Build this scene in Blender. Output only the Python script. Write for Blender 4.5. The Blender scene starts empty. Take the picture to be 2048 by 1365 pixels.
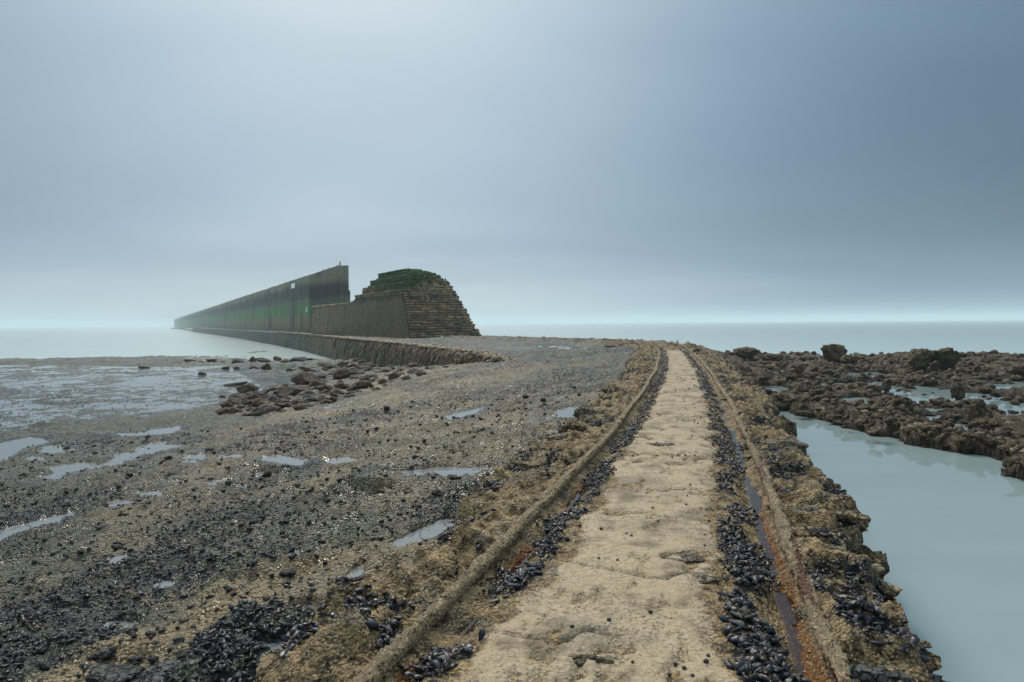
import bpy, math, random
import numpy as np
from mathutils import Vector, Matrix

# ------------------------------------------------------------------ camera, sky, sun, exposure
H = 1.2                      # camera height above the causeway surface (m)
F = 1365.0                   # focal length in pixels of the 2048 px wide photograph
HY = 646.0                   # horizon row at the middle of the frame
ROLL = 0.0075                # the photograph leans a little

scene = bpy.context.scene
col = scene.collection
cam_d = bpy.data.cameras.new("camera")
cam_d.sensor_width = 36.0
cam_d.lens = 36.0 * F / 2048.0
cam_d.shift_y = -(682.5 - HY) / 2048.0
cam_d.clip_start = 0.05
cam_d.clip_end = 40000
cam = bpy.data.objects.new("camera", cam_d)
cam.location = (0, 0, H)
cam.rotation_euler = (math.radians(90), 0, 0)
cam.rotation_euler = (Matrix.Rotation(math.radians(90), 4, 'X') @ Matrix.Rotation(-ROLL, 4, 'Z')).to_euler()
col.objects.link(cam)
scene.camera = cam

SUN_EL, SUN_AZ = math.radians(46), math.radians(-16)       # azimuth from +Y towards +X
sd = Vector((math.sin(SUN_AZ) * math.cos(SUN_EL), math.cos(SUN_AZ) * math.cos(SUN_EL), math.sin(SUN_EL)))

world = bpy.data.worlds.new("World")
scene.world = world
world.use_nodes = True
wn = world.node_tree
wn.nodes.clear()
def N(t, typ, **kw):
    n = t.nodes.new(typ)
    for k, v in kw.items():
        if k == 'inp':
            for kk, vv in v.items():
                n.inputs[kk].default_value = vv
        else:
            setattr(n, k, v)
    return n
def build_world():
    t = wn
    L = t.links.new
    sky = N(t, 'ShaderNodeTexSky', sky_type='NISHITA', sun_disc=False, sun_elevation=SUN_EL,
            sun_rotation=SUN_AZ, air_density=1.0, dust_density=3.0, ozone_density=1.5)
    tc = N(t, 'ShaderNodeTexCoord')
    sep = N(t, 'ShaderNodeSeparateXYZ'); L(tc.outputs['Generated'], sep.inputs[0])
    def M(op, a, b=None, clamp=False):
        n = N(t, 'ShaderNodeMath', operation=op); n.use_clamp = clamp
        for i, v in enumerate((a, b)):
            if v is None: continue
            if isinstance(v, (int, float)): n.inputs[i].default_value = v
            else: L(v, n.inputs[i])
        return n.outputs[0]
    zc = M('MAXIMUM', sep.outputs['Z'], 0.0)
    den = M('ADD', zc, 0.16)
    cb = N(t, 'ShaderNodeCombineXYZ')
    L(M('MULTIPLY', M('DIVIDE', sep.outputs['X'], den), 0.55), cb.inputs[0])
    L(M('DIVIDE', sep.outputs['Y'], den), cb.inputs[1])
    nz = N(t, 'ShaderNodeTexNoise', inp={'Scale': 0.62, 'Detail': 3.0, 'Roughness': 0.45, 'Distortion': 0.3})
    L(cb.outputs[0], nz.inputs['Vector'])
    nz2 = N(t, 'ShaderNodeTexNoise', inp={'Scale': 0.27, 'Detail': 1.0, 'Roughness': 0.4})
    L(cb.outputs[0], nz2.inputs['Vector'])
    # overcast layer: pale mist low down, brighter towards the zenith and towards the side of the veiled sun
    hl = math.hypot(sd.x, sd.y)
    dot = N(t, 'ShaderNodeVectorMath', operation='DOT_PRODUCT')
    L(tc.outputs['Generated'], dot.inputs[0]); dot.inputs[1].default_value = (sd.x / hl, sd.y / hl, 0)
    hor = M('SQRT', M('MAXIMUM', M('SUBTRACT', 1.0, M('MULTIPLY', zc, zc)), 0.0004))
    az = M('POWER', M('ADD', 0.5, M('MULTIPLY', M('DIVIDE', dot.outputs['Value'], hor), 0.5)), 11.0)
    az = M('ADD', 0.20, M('MULTIPLY', az, 0.95))
    up = M('MULTIPLY', zc, zc)
    az = M('ADD', M('MULTIPLY', az, M('SUBTRACT', 1.0, up)), M('MULTIPLY', up, 0.9))
    low = M('POWER', M('SUBTRACT', 1.0, zc), 6.5)
    mist = M('ADD', M('MULTIPLY', low, 0.43), M('MULTIPLY', M('POWER', M('SUBTRACT', 1.0, zc), 36.0), 0.03))
    mist = M('MULTIPLY', mist, M('ADD', 0.34, M('MULTIPLY', az, 0.64)))
    lum = M('MULTIPLY', M('ADD', zc, 0.035), az)
    var = M('ADD', 0.60, M('MULTIPLY', nz.outputs['Fac'], 0.80))
    var2 = M('ADD', 0.70, M('MULTIPLY', nz2.outputs['Fac'], 0.6))
    lum = M('MULTIPLY', M('MULTIPLY', M('ADD', lum, mist), var), var2)
    colr = N(t, 'ShaderNodeMix', data_type='RGBA')
    colr.inputs[6].default_value = (0.55, 0.97, 1.42, 1)
    colr.inputs[7].default_value = (0.84, 1.0, 1.08, 1)
    L(M('MULTIPLY', M('SUBTRACT', lum, 0.08), 2.4, True), colr.inputs[0])
    sc = N(t, 'ShaderNodeVectorMath', operation='SCALE')
    L(colr.outputs[2], sc.inputs[0]); L(lum, sc.inputs['Scale'])
    bg_sky = N(t, 'ShaderNodeBackground'); bg_sky.inputs[1].default_value = 0.06
    L(sky.outputs[0], bg_sky.inputs[0])
    bg_cl = N(t, 'ShaderNodeBackground'); bg_cl.inputs[1].default_value = 1.0
    L(sc.outputs[0], bg_cl.inputs[0])
    mx = N(t, 'ShaderNodeMixShader'); mx.inputs[0].default_value = 0.88
    L(bg_sky.outputs[0], mx.inputs[1]); L(bg_cl.outputs[0], mx.inputs[2])
    out = N(t, 'ShaderNodeOutputWorld'); L(mx.outputs[0], out.inputs[0])
build_world()

sun_d = bpy.data.lights.new("sun", 'SUN')
sun_d.energy = 1.5
sun_d.angle = math.radians(22)
sun_d.color = (1.0, 0.92, 0.80)
sun = bpy.data.objects.new("sun", sun_d)
sun.rotation_euler = sd.to_track_quat('Z', 'Y').to_euler()
col.objects.link(sun)

vs = scene.view_settings
vs.view_transform = 'Standard'
vs.look = 'None'
vs.exposure = 0.55
vs.gamma = 1.0
vs.use_curve_mapping = False
scene.cycles.volume_bounces = 3
scene.cycles.max_bounces = 8
scene.cycles.transparent_max_bounces = 12

# ------------------------------------------------------------------ helpers
rng = np.random.default_rng(7)
random.seed(7)

def PIX(px, py):
    """photograph pixel -> pixel of a level camera"""
    dx, dy = px - 1024.0, py - 682.5
    return 1024.0 + dx - dy * ROLL, 682.5 + dy + dx * ROLL
def P(px, py, z=0.0):
    """ground point of height z seen at a pixel"""
    x, y = PIX(px, py)
    Y = F * (H - z) / (y - HY)
    return np.array([(x - 1024.0) * Y / F, Y, z])
def PD(px, py, Y):
    """point at distance Y seen at a pixel"""
    x, y = PIX(px, py)
    return np.array([(x - 1024.0) * Y / F, Y, H - (y - HY) * Y / F])

def _h(ix, iy, iz, seed):
    n = (ix * 374761393 + iy * 668265263 + iz * 2147483647 + seed * 974634777) & 0xffffffff
    n = ((n ^ (n >> 13)) * 1274126177) & 0xffffffff
    n = (n ^ (n >> 16)) & 0xffffffff
    return n.astype(np.float64) / 4294967295.0
def vnoise2(x, y, seed=0):
    xi = np.floor(x).astype(np.int64); yi = np.floor(y).astype(np.int64)
    fx = x - xi; fy = y - yi
    fx = fx * fx * fx * (fx * (fx * 6 - 15) + 10); fy = fy * fy * fy * (fy * (fy * 6 - 15) + 10)
    z = np.zeros_like(xi)
    a = _h(xi, yi, z, seed); b = _h(xi + 1, yi, z, seed)
    c = _h(xi, yi + 1, z, seed); d = _h(xi + 1, yi + 1, z, seed)
    return (a + (b - a) * fx) * (1 - fy) + (c + (d - c) * fx) * fy
def vnoise3(p, seed=0):
    i = np.floor(p).astype(np.int64); f = p - i
    f = f * f * (3 - 2 * f)
    r = 0
    for dx in (0, 1):
        for dy in (0, 1):
            for dz in (0, 1):
                w = (f[:, 0] if dx else 1 - f[:, 0]) * (f[:, 1] if dy else 1 - f[:, 1]) * (f[:, 2] if dz else 1 - f[:, 2])
                r = r + w * _h(i[:, 0] + dx, i[:, 1] + dy, i[:, 2] + dz, seed)
    return r
def fbm(x, y, freq, octv=4, gain=0.5, seed=0, ridge=False):
    x = np.asarray(x, float); y = np.asarray(y, float)
    s = 0; a = 1.0; t = 0
    c, sn = math.cos(0.6), math.sin(0.6)
    for o in range(octv):
        n = vnoise2(x * freq + 17.3 * o, y * freq - 9.1 * o, seed + o)
        if ridge: n = 1 - np.abs(2 * n - 1)
        s = s + a * n; t += a; a *= gain; freq *= 2.03
        x, y = x * c - y * sn, x * sn + y * c
    return s / t            # 0..1
def fbm3(p, freq, octv=4, gain=0.5, seed=0):
    s = 0; a = 1.0; t = 0
    for o in range(octv):
        s = s + a * vnoise3(p * freq + 13.7 * o, seed + o); t += a; a *= gain; freq *= 2.03
    return s / t
def sstep(a, b, x):
    t = np.clip((x - a) / (b - a), 0, 1)
    return t * t * (3 - 2 * t)

class RBF:
    def __init__(s, pts, vals, smooth=0.02, scale=None):
        s.p = np.asarray(pts, float); v = np.asarray(vals, float)
        if v.ndim == 1: v = v[:, None]
        n = len(s.p)
        K = s.k(s.p, s.p) + np.eye(n) * smooth
        A = np.zeros((n + 3, n + 3)); A[:n, :n] = K
        A[:n, n] = 1; A[:n, n + 1:] = s.p; A[n:, :n] = A[:n, n:].T
        s.w = np.linalg.solve(A, np.vstack([v, np.zeros((3, v.shape[1]))]))
    def k(s, a, b):
        return np.sqrt(((a[:, None, :] - b[None, :, :]) ** 2).sum(2))
    def __call__(s, q):
        out = []
        for i in range(0, len(q), 60000):
            c = q[i:i + 60000]
            out.append(s.k(c, s.p) @ s.w[:-3] + s.w[-3] + c @ s.w[-2:])
        return np.vstack(out)

def mesh_np(name, v, f, smooth=True, attrs=None):
    """v (n,3); f (m,3) or (m,4) array -> mesh"""
    me = bpy.data.meshes.new(name)
    v = np.ascontiguousarray(v, dtype=np.float32); f = np.ascontiguousarray(f, dtype=np.int32)
    me.vertices.add(len(v)); me.vertices.foreach_set("co", v.ravel())
    m, k = f.shape
    me.loops.add(m * k); me.loops.foreach_set("vertex_index", f.ravel())
    me.polygons.add(m)
    me.polygons.foreach_set("loop_start", np.arange(0, m * k, k, dtype=np.int32))
    try: me.polygons.foreach_set("loop_total", np.full(m, k, dtype=np.int32))
    except Exception: pass
    me.polygons.foreach_set("use_smooth", np.full(m, smooth, dtype=bool))
    if attrs:
        for an, av in attrs.items():
            a = me.attributes.new(an, 'FLOAT', 'POINT')
            a.data.foreach_set("value", np.ascontiguousarray(av, dtype=np.float32))
    me.update(calc_edges=True)
    return me
def put(name, me, mat=None, parent=None, label=None, cat=None, group=None, kind=None, loc=None):
    o = bpy.data.objects.new(name, me)
    col.objects.link(o)
    if mat is not None and len(me.materials) == 0: me.materials.append(mat)
    if parent is not None: o.parent = parent
    if label: o["label"] = label
    if cat: o["category"] = cat
    if group: o["group"] = group
    if kind: o["kind"] = kind
    if loc is not None: o.location = loc
    return o
def empty(name, loc, label, cat, group=None):
    o = bpy.data.objects.new(name, None); col.objects.link(o)
    o.location = loc; o["label"] = label; o["category"] = cat
    if group: o["group"] = group
    o.empty_display_size = 0.1
    return o
def grid_faces(nr, nc, flip=False):
    i = np.arange(nr - 1)[:, None] * nc + np.arange(nc - 1)[None, :]
    i = i.ravel()
    f = np.stack([i, i + 1, i + nc + 1, i + nc], 1)
    return f[:, ::-1] if flip else f
def poly_dist(px, py, poly):
    """signed distance to polygon, negative inside"""
    poly = np.asarray(poly)[:, :2]
    n = len(poly); d = np.full(px.shape, 1e9); ins = np.zeros(px.shape, bool)
    for i in range(n):
        a = poly[i]; b = poly[(i + 1) % n]
        e = b - a; w0 = px - a[0]; w1 = py - a[1]
        t = np.clip((w0 * e[0] + w1 * e[1]) / (e @ e + 1e-12), 0, 1)
        d = np.minimum(d, np.hypot(w0 - t * e[0], w1 - t * e[1]))
        c = ((a[1] <= py) & (b[1] > py)) | ((b[1] <= py) & (a[1] > py))
        with np.errstate(divide='ignore', invalid='ignore'):
            xs = a[0] + (py - a[1]) / (b[1] - a[1] + 1e-12) * (b[0] - a[0])
        ins ^= c & (px < xs)
    return np.where(ins, -d, d)

# ------------------------------------------------------------------ materials
class MB:
    """small helper around a node tree"""
    def __init__(s, name):
        s.m = bpy.data.materials.new(name); s.m.use_nodes = True
        s.t = s.m.node_tree; s.t.nodes.clear()
        s.out = s.t.nodes.new('ShaderNodeOutputMaterial')
        s._pos = None
    def L(s, a, b): s.t.links.new(a, b)
    def pos(s):
        if s._pos is None: s._pos = N(s.t, 'ShaderNodeNewGeometry').outputs['Position']
        return s._pos
    def obj(s):
        return N(s.t, 'ShaderNodeTexCoord').outputs['Object']
    def set(s, sock, v):
        if isinstance(v, (int, float)): sock.default_value = v
        elif isinstance(v, tuple): sock.default_value = v if len(v) == 4 or len(v) == len(sock.default_value) else (*v, 1)
        else: s.L(v, sock)
    def noise(s, scale, detail=4, rough=0.55, dist=0.0, vec=None, out='Fac'):
        n = N(s.t, 'ShaderNodeTexNoise', inp={'Scale': scale, 'Detail': detail, 'Roughness': rough, 'Distortion': dist})
        s.L(vec if vec is not None else s.pos(), n.inputs['Vector']); return n.outputs[out]
    def voro(s, scale, feature='F1', out='Distance', vec=None, rand=1.0):
        n = N(s.t, 'ShaderNodeTexVoronoi', feature=feature, inp={'Scale': scale, 'Randomness': rand})
        s.L(vec if vec is not None else s.pos(), n.inputs['Vector']); return n.outputs[out]
    def math(s, op, a, b=0.0, clamp=False):
        n = N(s.t, 'ShaderNodeMath', operation=op); n.use_clamp = clamp
        s.set(n.inputs[0], a); s.set(n.inputs[1], b); return n.outputs[0]
    def ramp(s, v, a, b, lo=0.0, hi=1.0):
        n = N(s.t, 'ShaderNodeMapRange'); n.clamp = True; n.interpolation_type = 'SMOOTHSTEP'
        s.set(n.inputs[0], v); n.inputs[1].default_value = a; n.inputs[2].default_value = b
        n.inputs[3].default_value = lo; n.inputs[4].default_value = hi; return n.outputs[0]
    def mix(s, f, a, b, blend='MIX'):
        n = N(s.t, 'ShaderNodeMix', data_type='RGBA', blend_type=blend)
        s.set(n.inputs[0], f); s.set(n.inputs[6], a); s.set(n.inputs[7], b); return n.outputs[2]
    def attr(s, name):
        return N(s.t, 'ShaderNodeAttribute', attribute_name=name).outputs['Fac']
    def rnd(s):
        return N(s.t, 'ShaderNodeObjectInfo').outputs['Random']
    def xyz(s, v=None):
        n = N(s.t, 'ShaderNodeSeparateXYZ'); s.L(v if v is not None else s.pos(), n.inputs[0]); return n.outputs
    def comb(s, x, y, z):
        n = N(s.t, 'ShaderNodeCombineXYZ')
        for i, v in enumerate((x, y, z)): s.set(n.inputs[i], v)
        return n.outputs[0]
    def vscale(s, v):
        n = N(s.t, 'ShaderNodeVectorMath', operation='MULTIPLY'); s.L(s.pos(), n.inputs[0]); n.inputs[1].default_value = v
        return n.outputs[0]
    def bump(s, h, strength=0.6, dist=0.02, nrm=None):
        n = N(s.t, 'ShaderNodeBump', inp={'Strength': strength, 'Distance': dist}); s.set(n.inputs['Height'], h)
        if nrm is not None: s.L(nrm, n.inputs['Normal'])
        return n.outputs[0]
    def bsdf(s, colr, rough, nrm=None, spec=0.5, **kw):
        b = N(s.t, 'ShaderNodeBsdfPrincipled')
        s.set(b.inputs['Base Color'], colr); s.set(b.inputs['Roughness'], rough)
        b.inputs['Specular IOR Level'].default_value = spec
        if nrm is not None: s.L(nrm, b.inputs['Normal'])
        for k, v in kw.items(): s.set(b.inputs[k], v)
        s.L(b.outputs[0], s.out.inputs[0]); return s.m

MAT = {}
def grains(m, base, amt=1.0, mask=None):
    full = _grains(m, base, amt)
    k = m.ramp(m.noise(2.1, 4, 0.6), 0.42, 0.60, 0.25, 1.0)
    if mask is not None: k = m.math('MULTIPLY', k, mask, True)
    return m.mix(k, base, full)
def _grains(m, base, amt=1.0):
    """speckle of pale barnacles and dark grit over a base colour"""
    v = m.voro(115, out='Color'); vx = m.xyz(v)[0]
    pale = m.mix(m.ramp(vx, 0.76, 0.88, 0, 0.75 * amt), base, (0.56, 0.46, 0.31, 1))
    v2 = m.xyz(m.voro(80, out='Color'))[1]
    return m.mix(m.ramp(v2, 0.72, 0.90, 0, 0.7 * amt), pale, (0.026, 0.020, 0.013, 1))
def mat_reef():
    m = MB("reef_crust")
    sand = m.attr('sand'); mus = m.attr('mussel'); alg = m.attr('algae')
    n1 = m.math('ADD', m.math('MULTIPLY', m.noise(0.9, 5), 0.55), m.math('MULTIPLY', m.noise(0.33, 4, 0.6), 0.45)); n2 = m.noise(5.5, 5, 0.6); n3 = m.noise(26, 4, 0.65)
    tan = m.mix(n2, (0.160, 0.112, 0.056, 1), (0.420, 0.315, 0.180, 1))
    ol = m.mix(n3, (0.018, 0.020, 0.012, 1), (0.185, 0.178, 0.120, 1))
    f = m.math('ADD', m.math('SUBTRACT', m.math('MULTIPLY', sand, 0.95), 0.10), m.math('MULTIPLY', m.math('SUBTRACT', n1, 0.5), 2.4))
    c = m.mix(m.ramp(m.math('ADD', f, m.math('MULTIPLY', m.math('SUBTRACT', n3, 0.5), 1.6)), 0.25, 0.75), ol, tan)
    c = m.mix(m.ramp(m.noise(2.3, 3), 0.58, 0.72, 0, 0.45), c, (0.130, 0.068, 0.026, 1))
    c = grains(m, c, 1.0, m.ramp(sand, -0.3, 0.5, 0.15, 1.0))
    c = m.mix(m.math('MULTIPLY', alg, m.ramp(n2, 0.35, 0.6), True), c, (0.035, 0.075, 0.022, 1))
    # mussels and winkles too small to pick apart: dark spots gathered in beds
    vn = m.xyz(m.voro(21, out='Color'))[2]
    bed = m.math('MULTIPLY', mus, m.ramp(m.math('ADD', m.math('MULTIPLY', n2, 0.6), m.math('MULTIPLY', vn, 0.5)), 0.42, 0.62))
    c = m.mix(m.ramp(bed, 0.25, 0.55, 0, 0.92), c, (0.014, 0.016, 0.021, 1))
    wet = m.attr('wet')
    c = m.mix(m.math('MULTIPLY', wet, 0.45), c, (0.030, 0.033, 0.030, 1))
    h = m.math('ADD', m.math('MULTIPLY', n3, 0.8), m.math('ADD', m.math('MULTIPLY', m.voro(48), -0.9), m.math('MULTIPLY', n2, 1.2)))
    r = m.math('SUBTRACT', m.ramp(m.noise(1.7, 4, 0.6), 0.38, 0.62, 0.20, 0.72), m.math('MULTIPLY', wet, 0.2), True)
    MAT['reef'] = m.bsdf(c, r, m.bump(h, 1.0, 0.035), 0.42)
mat_reef()
def mat_causeway():
    m = MB("sandy_concrete")
    mus = m.attr('mussel'); rock = m.attr('rock'); rust = m.attr('rust')
    n1 = m.noise(1.6, 5); n2 = m.noise(9, 5, 0.6); n3 = m.noise(55, 3, 0.7)
    sand = m.mix(n1, (0.34, 0.245, 0.145, 1), (0.50, 0.385, 0.245, 1))
    sand = m.mix(m.ramp(n3, 0.35, 0.75), sand, (0.56, 0.455, 0.31, 1), 'MIX')
    sand = m.mix(m.ramp(m.noise(140, 2, 0.7), 0.56, 0.70, 0, 0.6), sand, (0.14, 0.105, 0.065, 1))
    sand = m.mix(m.ramp(m.noise(3.1, 6, 0.65), 0.49, 0.66, 0, 0.8), sand, (0.135, 0.100, 0.062, 1))
    sand = m.mix(m.ramp(m.noise(1.1, 6, 0.7), 0.50, 0.62, 0, 0.6), sand, (0.18, 0.15, 0.11, 1))
    sand = grains(m, sand, 0.7)
    sand = m.mix(m.ramp(m.noise(17, 5, 0.7), 0.55, 0.68, 0, 0.55), sand, (0.11, 0.08, 0.048, 1))
    rk = m.mix(m.ramp(m.noise(13, 6, 0.7), 0.36, 0.64), (0.036, 0.021, 0.008, 1), (0.450, 0.310, 0.150, 1))
    rk = m.mix(m.ramp(m.noise(3.3, 4), 0.55, 0.7, 0, 0.75), rk, (0.16, 0.095, 0.035, 1))
    rk = m.mix(m.ramp(m.noise(2.4, 4, vec=m.vscale((1, 1, 2))), 0.56, 0.68, 0, 0.7), rk, (0.07, 0.075, 0.07, 1))
    rk = grains(m, rk, 1.0)
    f = m.math('ADD', rock, m.math('MULTIPLY', m.math('SUBTRACT', m.noise(4.5, 5, 0.65), 0.5), 1.5))
    c = m.mix(m.ramp(f, 0.35, 0.6), sand, rk)
    c = m.mix(m.ramp(m.math('ADD', rust, m.math('MULTIPLY', m.math('SUBTRACT', n2, 0.5), 0.5)), 0.35, 0.7), c, m.mix(n2, (0.075, 0.020, 0.006, 1), (0.30, 0.125, 0.024, 1)))
    vn = m.xyz(m.voro(24, out='Color'))[2]
    bed = m.math('MULTIPLY', mus, m.ramp(m.math('ADD', m.math('MULTIPLY', n2, 0.6), m.math('MULTIPLY', vn, 0.5)), 0.4, 0.6))
    c = m.mix(m.ramp(bed, 0.25, 0.55, 0, 0.93), c, (0.014, 0.016, 0.021, 1))
    h = m.math('ADD', m.math('MULTIPLY', n3, 0.6), m.math('ADD', m.math('MULTIPLY', m.voro(70), m.math('MULTIPLY', rock, -1.0)), m.math('MULTIPLY', n2, 0.9)))
    r = m.math('SUBTRACT', m.ramp(n2, 0.3, 0.7, 0.55, 0.85), m.math('MULTIPLY', rust, 0.35), True)
    MAT['causeway'] = m.bsdf(c, r, m.bump(h, 0.9, 0.02), 0.25)
mat_causeway()
def N_warp(m):
    a = N(m.t, 'ShaderNodeVectorMath', operation='ADD'); m.L(m.pos(), a.inputs[0]); m.L(m.noise(3.0, 4, 0.6, out='Color'), a.inputs[1]); return a.outputs[0]
def mat_rock(name, dark, light, tint, green=0.0, wetline=None, gamt=0.7, use_rnd=True, crack=0.5):
    m = MB(name)
    n1 = m.noise(2.2, 5, 0.6); n2 = m.noise(11, 5, 0.65)
    c = m.mix(m.ramp(n2, 0.3, 0.7), dark, light)
    c = m.mix(m.ramp(n1, 0.5, 0.68, 0, 0.7), c, tint)
    if use_rnd:
        hs = N(m.t, 'ShaderNodeHueSaturation'); m.L(c, hs.inputs['Color'])
        m.set(hs.inputs['Value'], m.math('ADD', m.math('MULTIPLY', m.rnd(), 0.8), 0.65)); c = hs.outputs[0]
    c = grains(m, c, gamt)
    if green: c = m.mix(m.ramp(m.noise(1.3, 4), 0.5, 0.7, 0, green), c, (0.045, 0.06, 0.018, 1))
    r = m.ramp(n2, 0.3, 0.7, 0.4, 0.85)
    if wetline is not None:
        z = m.xyz()[2]
        w = m.ramp(m.math('ADD', z, m.math('MULTIPLY', m.math('SUBTRACT', n1, 0.5), 0.12)), wetline - 0.05, wetline + 0.10, 1, 0)
        c = m.mix(m.math('MULTIPLY', w, 0.8), c, (0.018, 0.014, 0.009, 1))
    ck = m.voro(5.5, 'DISTANCE_TO_EDGE', vec=N_warp(m))
    c = m.mix(m.ramp(ck, 0.0, 0.06, crack, 0), c, (0.010, 0.007, 0.004, 1))
    h = m.math('ADD', m.math('ADD', m.math('MULTIPLY', n2, 1.3), m.ramp(ck, 0, 0.12, 0, 1.2)), m.math('MULTIPLY', m.voro(40), -0.5))
    MAT[name] = m.bsdf(c, r, m.bump(h, 1.0, 0.035), 0.22)
mat_rock('brown_rock', (0.020, 0.009, 0.004, 1), (0.125, 0.062, 0.026, 1), (0.17, 0.105, 0.056, 1), gamt=0.2)
mat_rock('pale_rock', (0.10, 0.075, 0.055, 1), (0.30, 0.235, 0.18, 1), (0.25, 0.15, 0.12, 1), gamt=0.2)
mat_rock('grey_rock', (0.05, 0.055, 0.055, 1), (0.15, 0.155, 0.15, 1), (0.10, 0.085, 0.065, 1), gamt=0.3)
mat_rock('reef_rock', (0.016, 0.010, 0.005, 1), (0.185, 0.126, 0.070, 1), (0.32, 0.235, 0.150, 1), wetline=-0.65, gamt=0.6)
mat_rock('edge_stone', (0.040, 0.026, 0.012, 1), (0.300, 0.212, 0.112, 1), (0.110, 0.108, 0.088, 1), green=0.3, wetline=-0.55, gamt=1.0)
mat_rock('slate', (0.105, 0.085, 0.058, 1), (0.24, 0.185, 0.12, 1), (0.13, 0.120, 0.090, 1), gamt=0.7, crack=0.0)
mat_rock('mound_stone', (0.060, 0.045, 0.027, 1), (0.22, 0.165, 0.098, 1), (0.28, 0.205, 0.115, 1), gamt=0.2)

def mat_shell():
    m = MB("mussel_shell")
    n = m.noise(30, 3, 0.6); r = m.rnd()
    c = m.mix(n, (0.006, 0.007, 0.012, 1), (0.030, 0.034, 0.052, 1))
    c = m.mix(m.ramp(m.noise(9, 3), 0.54, 0.68, 0, 0.8), c, (0.085, 0.064, 0.040, 1))
    v = m.xyz(m.voro(85, out='Color'))[0]
    c = m.mix(m.ramp(v, 0.86, 0.93, 0, 0.7), c, (0.40, 0.35, 0.26, 1))
    MAT['mussel'] = m.bsdf(c, m.ramp(n, 0.3, 0.7, 0.24, 0.6), m.bump(m.noise(90, 3), 0.5, 0.005), 0.4)
    m = MB("barnacle")
    MAT['barnacle'] = m.bsdf(m.mix(m.noise(40, 2), (0.20, 0.135, 0.065, 1), (0.58, 0.45, 0.29, 1)), 0.8)
    m = MB("snail_shell")
    MAT['snail'] = m.bsdf(m.mix(m.noise(40, 2), (0.010, 0.010, 0.011, 1), (0.045, 0.037, 0.030, 1)), 0.35)
mat_shell()
def mat_water():
    def water(name, tint, rough, body=None, bodyf=0.0, bstr=0.0, bscale=(3, 10, 1), ior=1.33):
        m = MB(name)
        nrm = None
        if bstr: nrm = m.bump(m.noise(1.0, 3, vec=m.vscale(bscale)), bstr, 0.02)
        fr = N(m.t, 'ShaderNodeFresnel', inp={'IOR': ior})
        gl = N(m.t, 'ShaderNodeBsdfGlossy', inp={'Roughness': rough})
        if nrm is not None: m.L(nrm, gl.inputs['Normal'])
        tr = N(m.t, 'ShaderNodeBsdfTransparent'); tr.inputs[0].default_value = tint
        if name == 'rust_water': m.L(m.mix(m.ramp(m.xyz()[1], 3.2, 5.5), tint, (0.85, 0.86, 0.82, 1)), tr.inputs[0])
        under = tr.outputs[0]
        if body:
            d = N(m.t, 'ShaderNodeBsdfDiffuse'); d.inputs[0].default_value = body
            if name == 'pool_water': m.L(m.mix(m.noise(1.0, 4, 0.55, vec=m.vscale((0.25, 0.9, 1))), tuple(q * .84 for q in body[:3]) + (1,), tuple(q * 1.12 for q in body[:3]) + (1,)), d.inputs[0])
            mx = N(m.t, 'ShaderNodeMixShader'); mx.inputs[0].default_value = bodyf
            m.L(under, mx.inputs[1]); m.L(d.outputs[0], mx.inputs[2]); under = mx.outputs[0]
        mx = N(m.t, 'ShaderNodeMixShader')
        m.L(fr.outputs[0], mx.inputs[0]); m.L(under, mx.inputs[1]); m.L(gl.outputs[0], mx.inputs[2])
        m.L(mx.outputs[0], m.out.inputs[0]); MAT[name] = m.m
    water('puddle_water', (0.80, 0.82, 0.76, 1), 0.015, (0.60, 0.63, 0.63, 1), 0.36, ior=1.85)  # pale diffuse body painted in to brighten the weak sky reflection
    water('rust_water', (0.90, 0.76, 0.56, 1), 0.02, ior=1.6)
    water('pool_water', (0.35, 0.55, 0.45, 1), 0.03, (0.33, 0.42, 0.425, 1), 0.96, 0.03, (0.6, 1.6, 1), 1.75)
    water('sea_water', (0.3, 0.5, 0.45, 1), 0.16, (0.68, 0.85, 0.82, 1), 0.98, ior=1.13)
mat_water()
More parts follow.
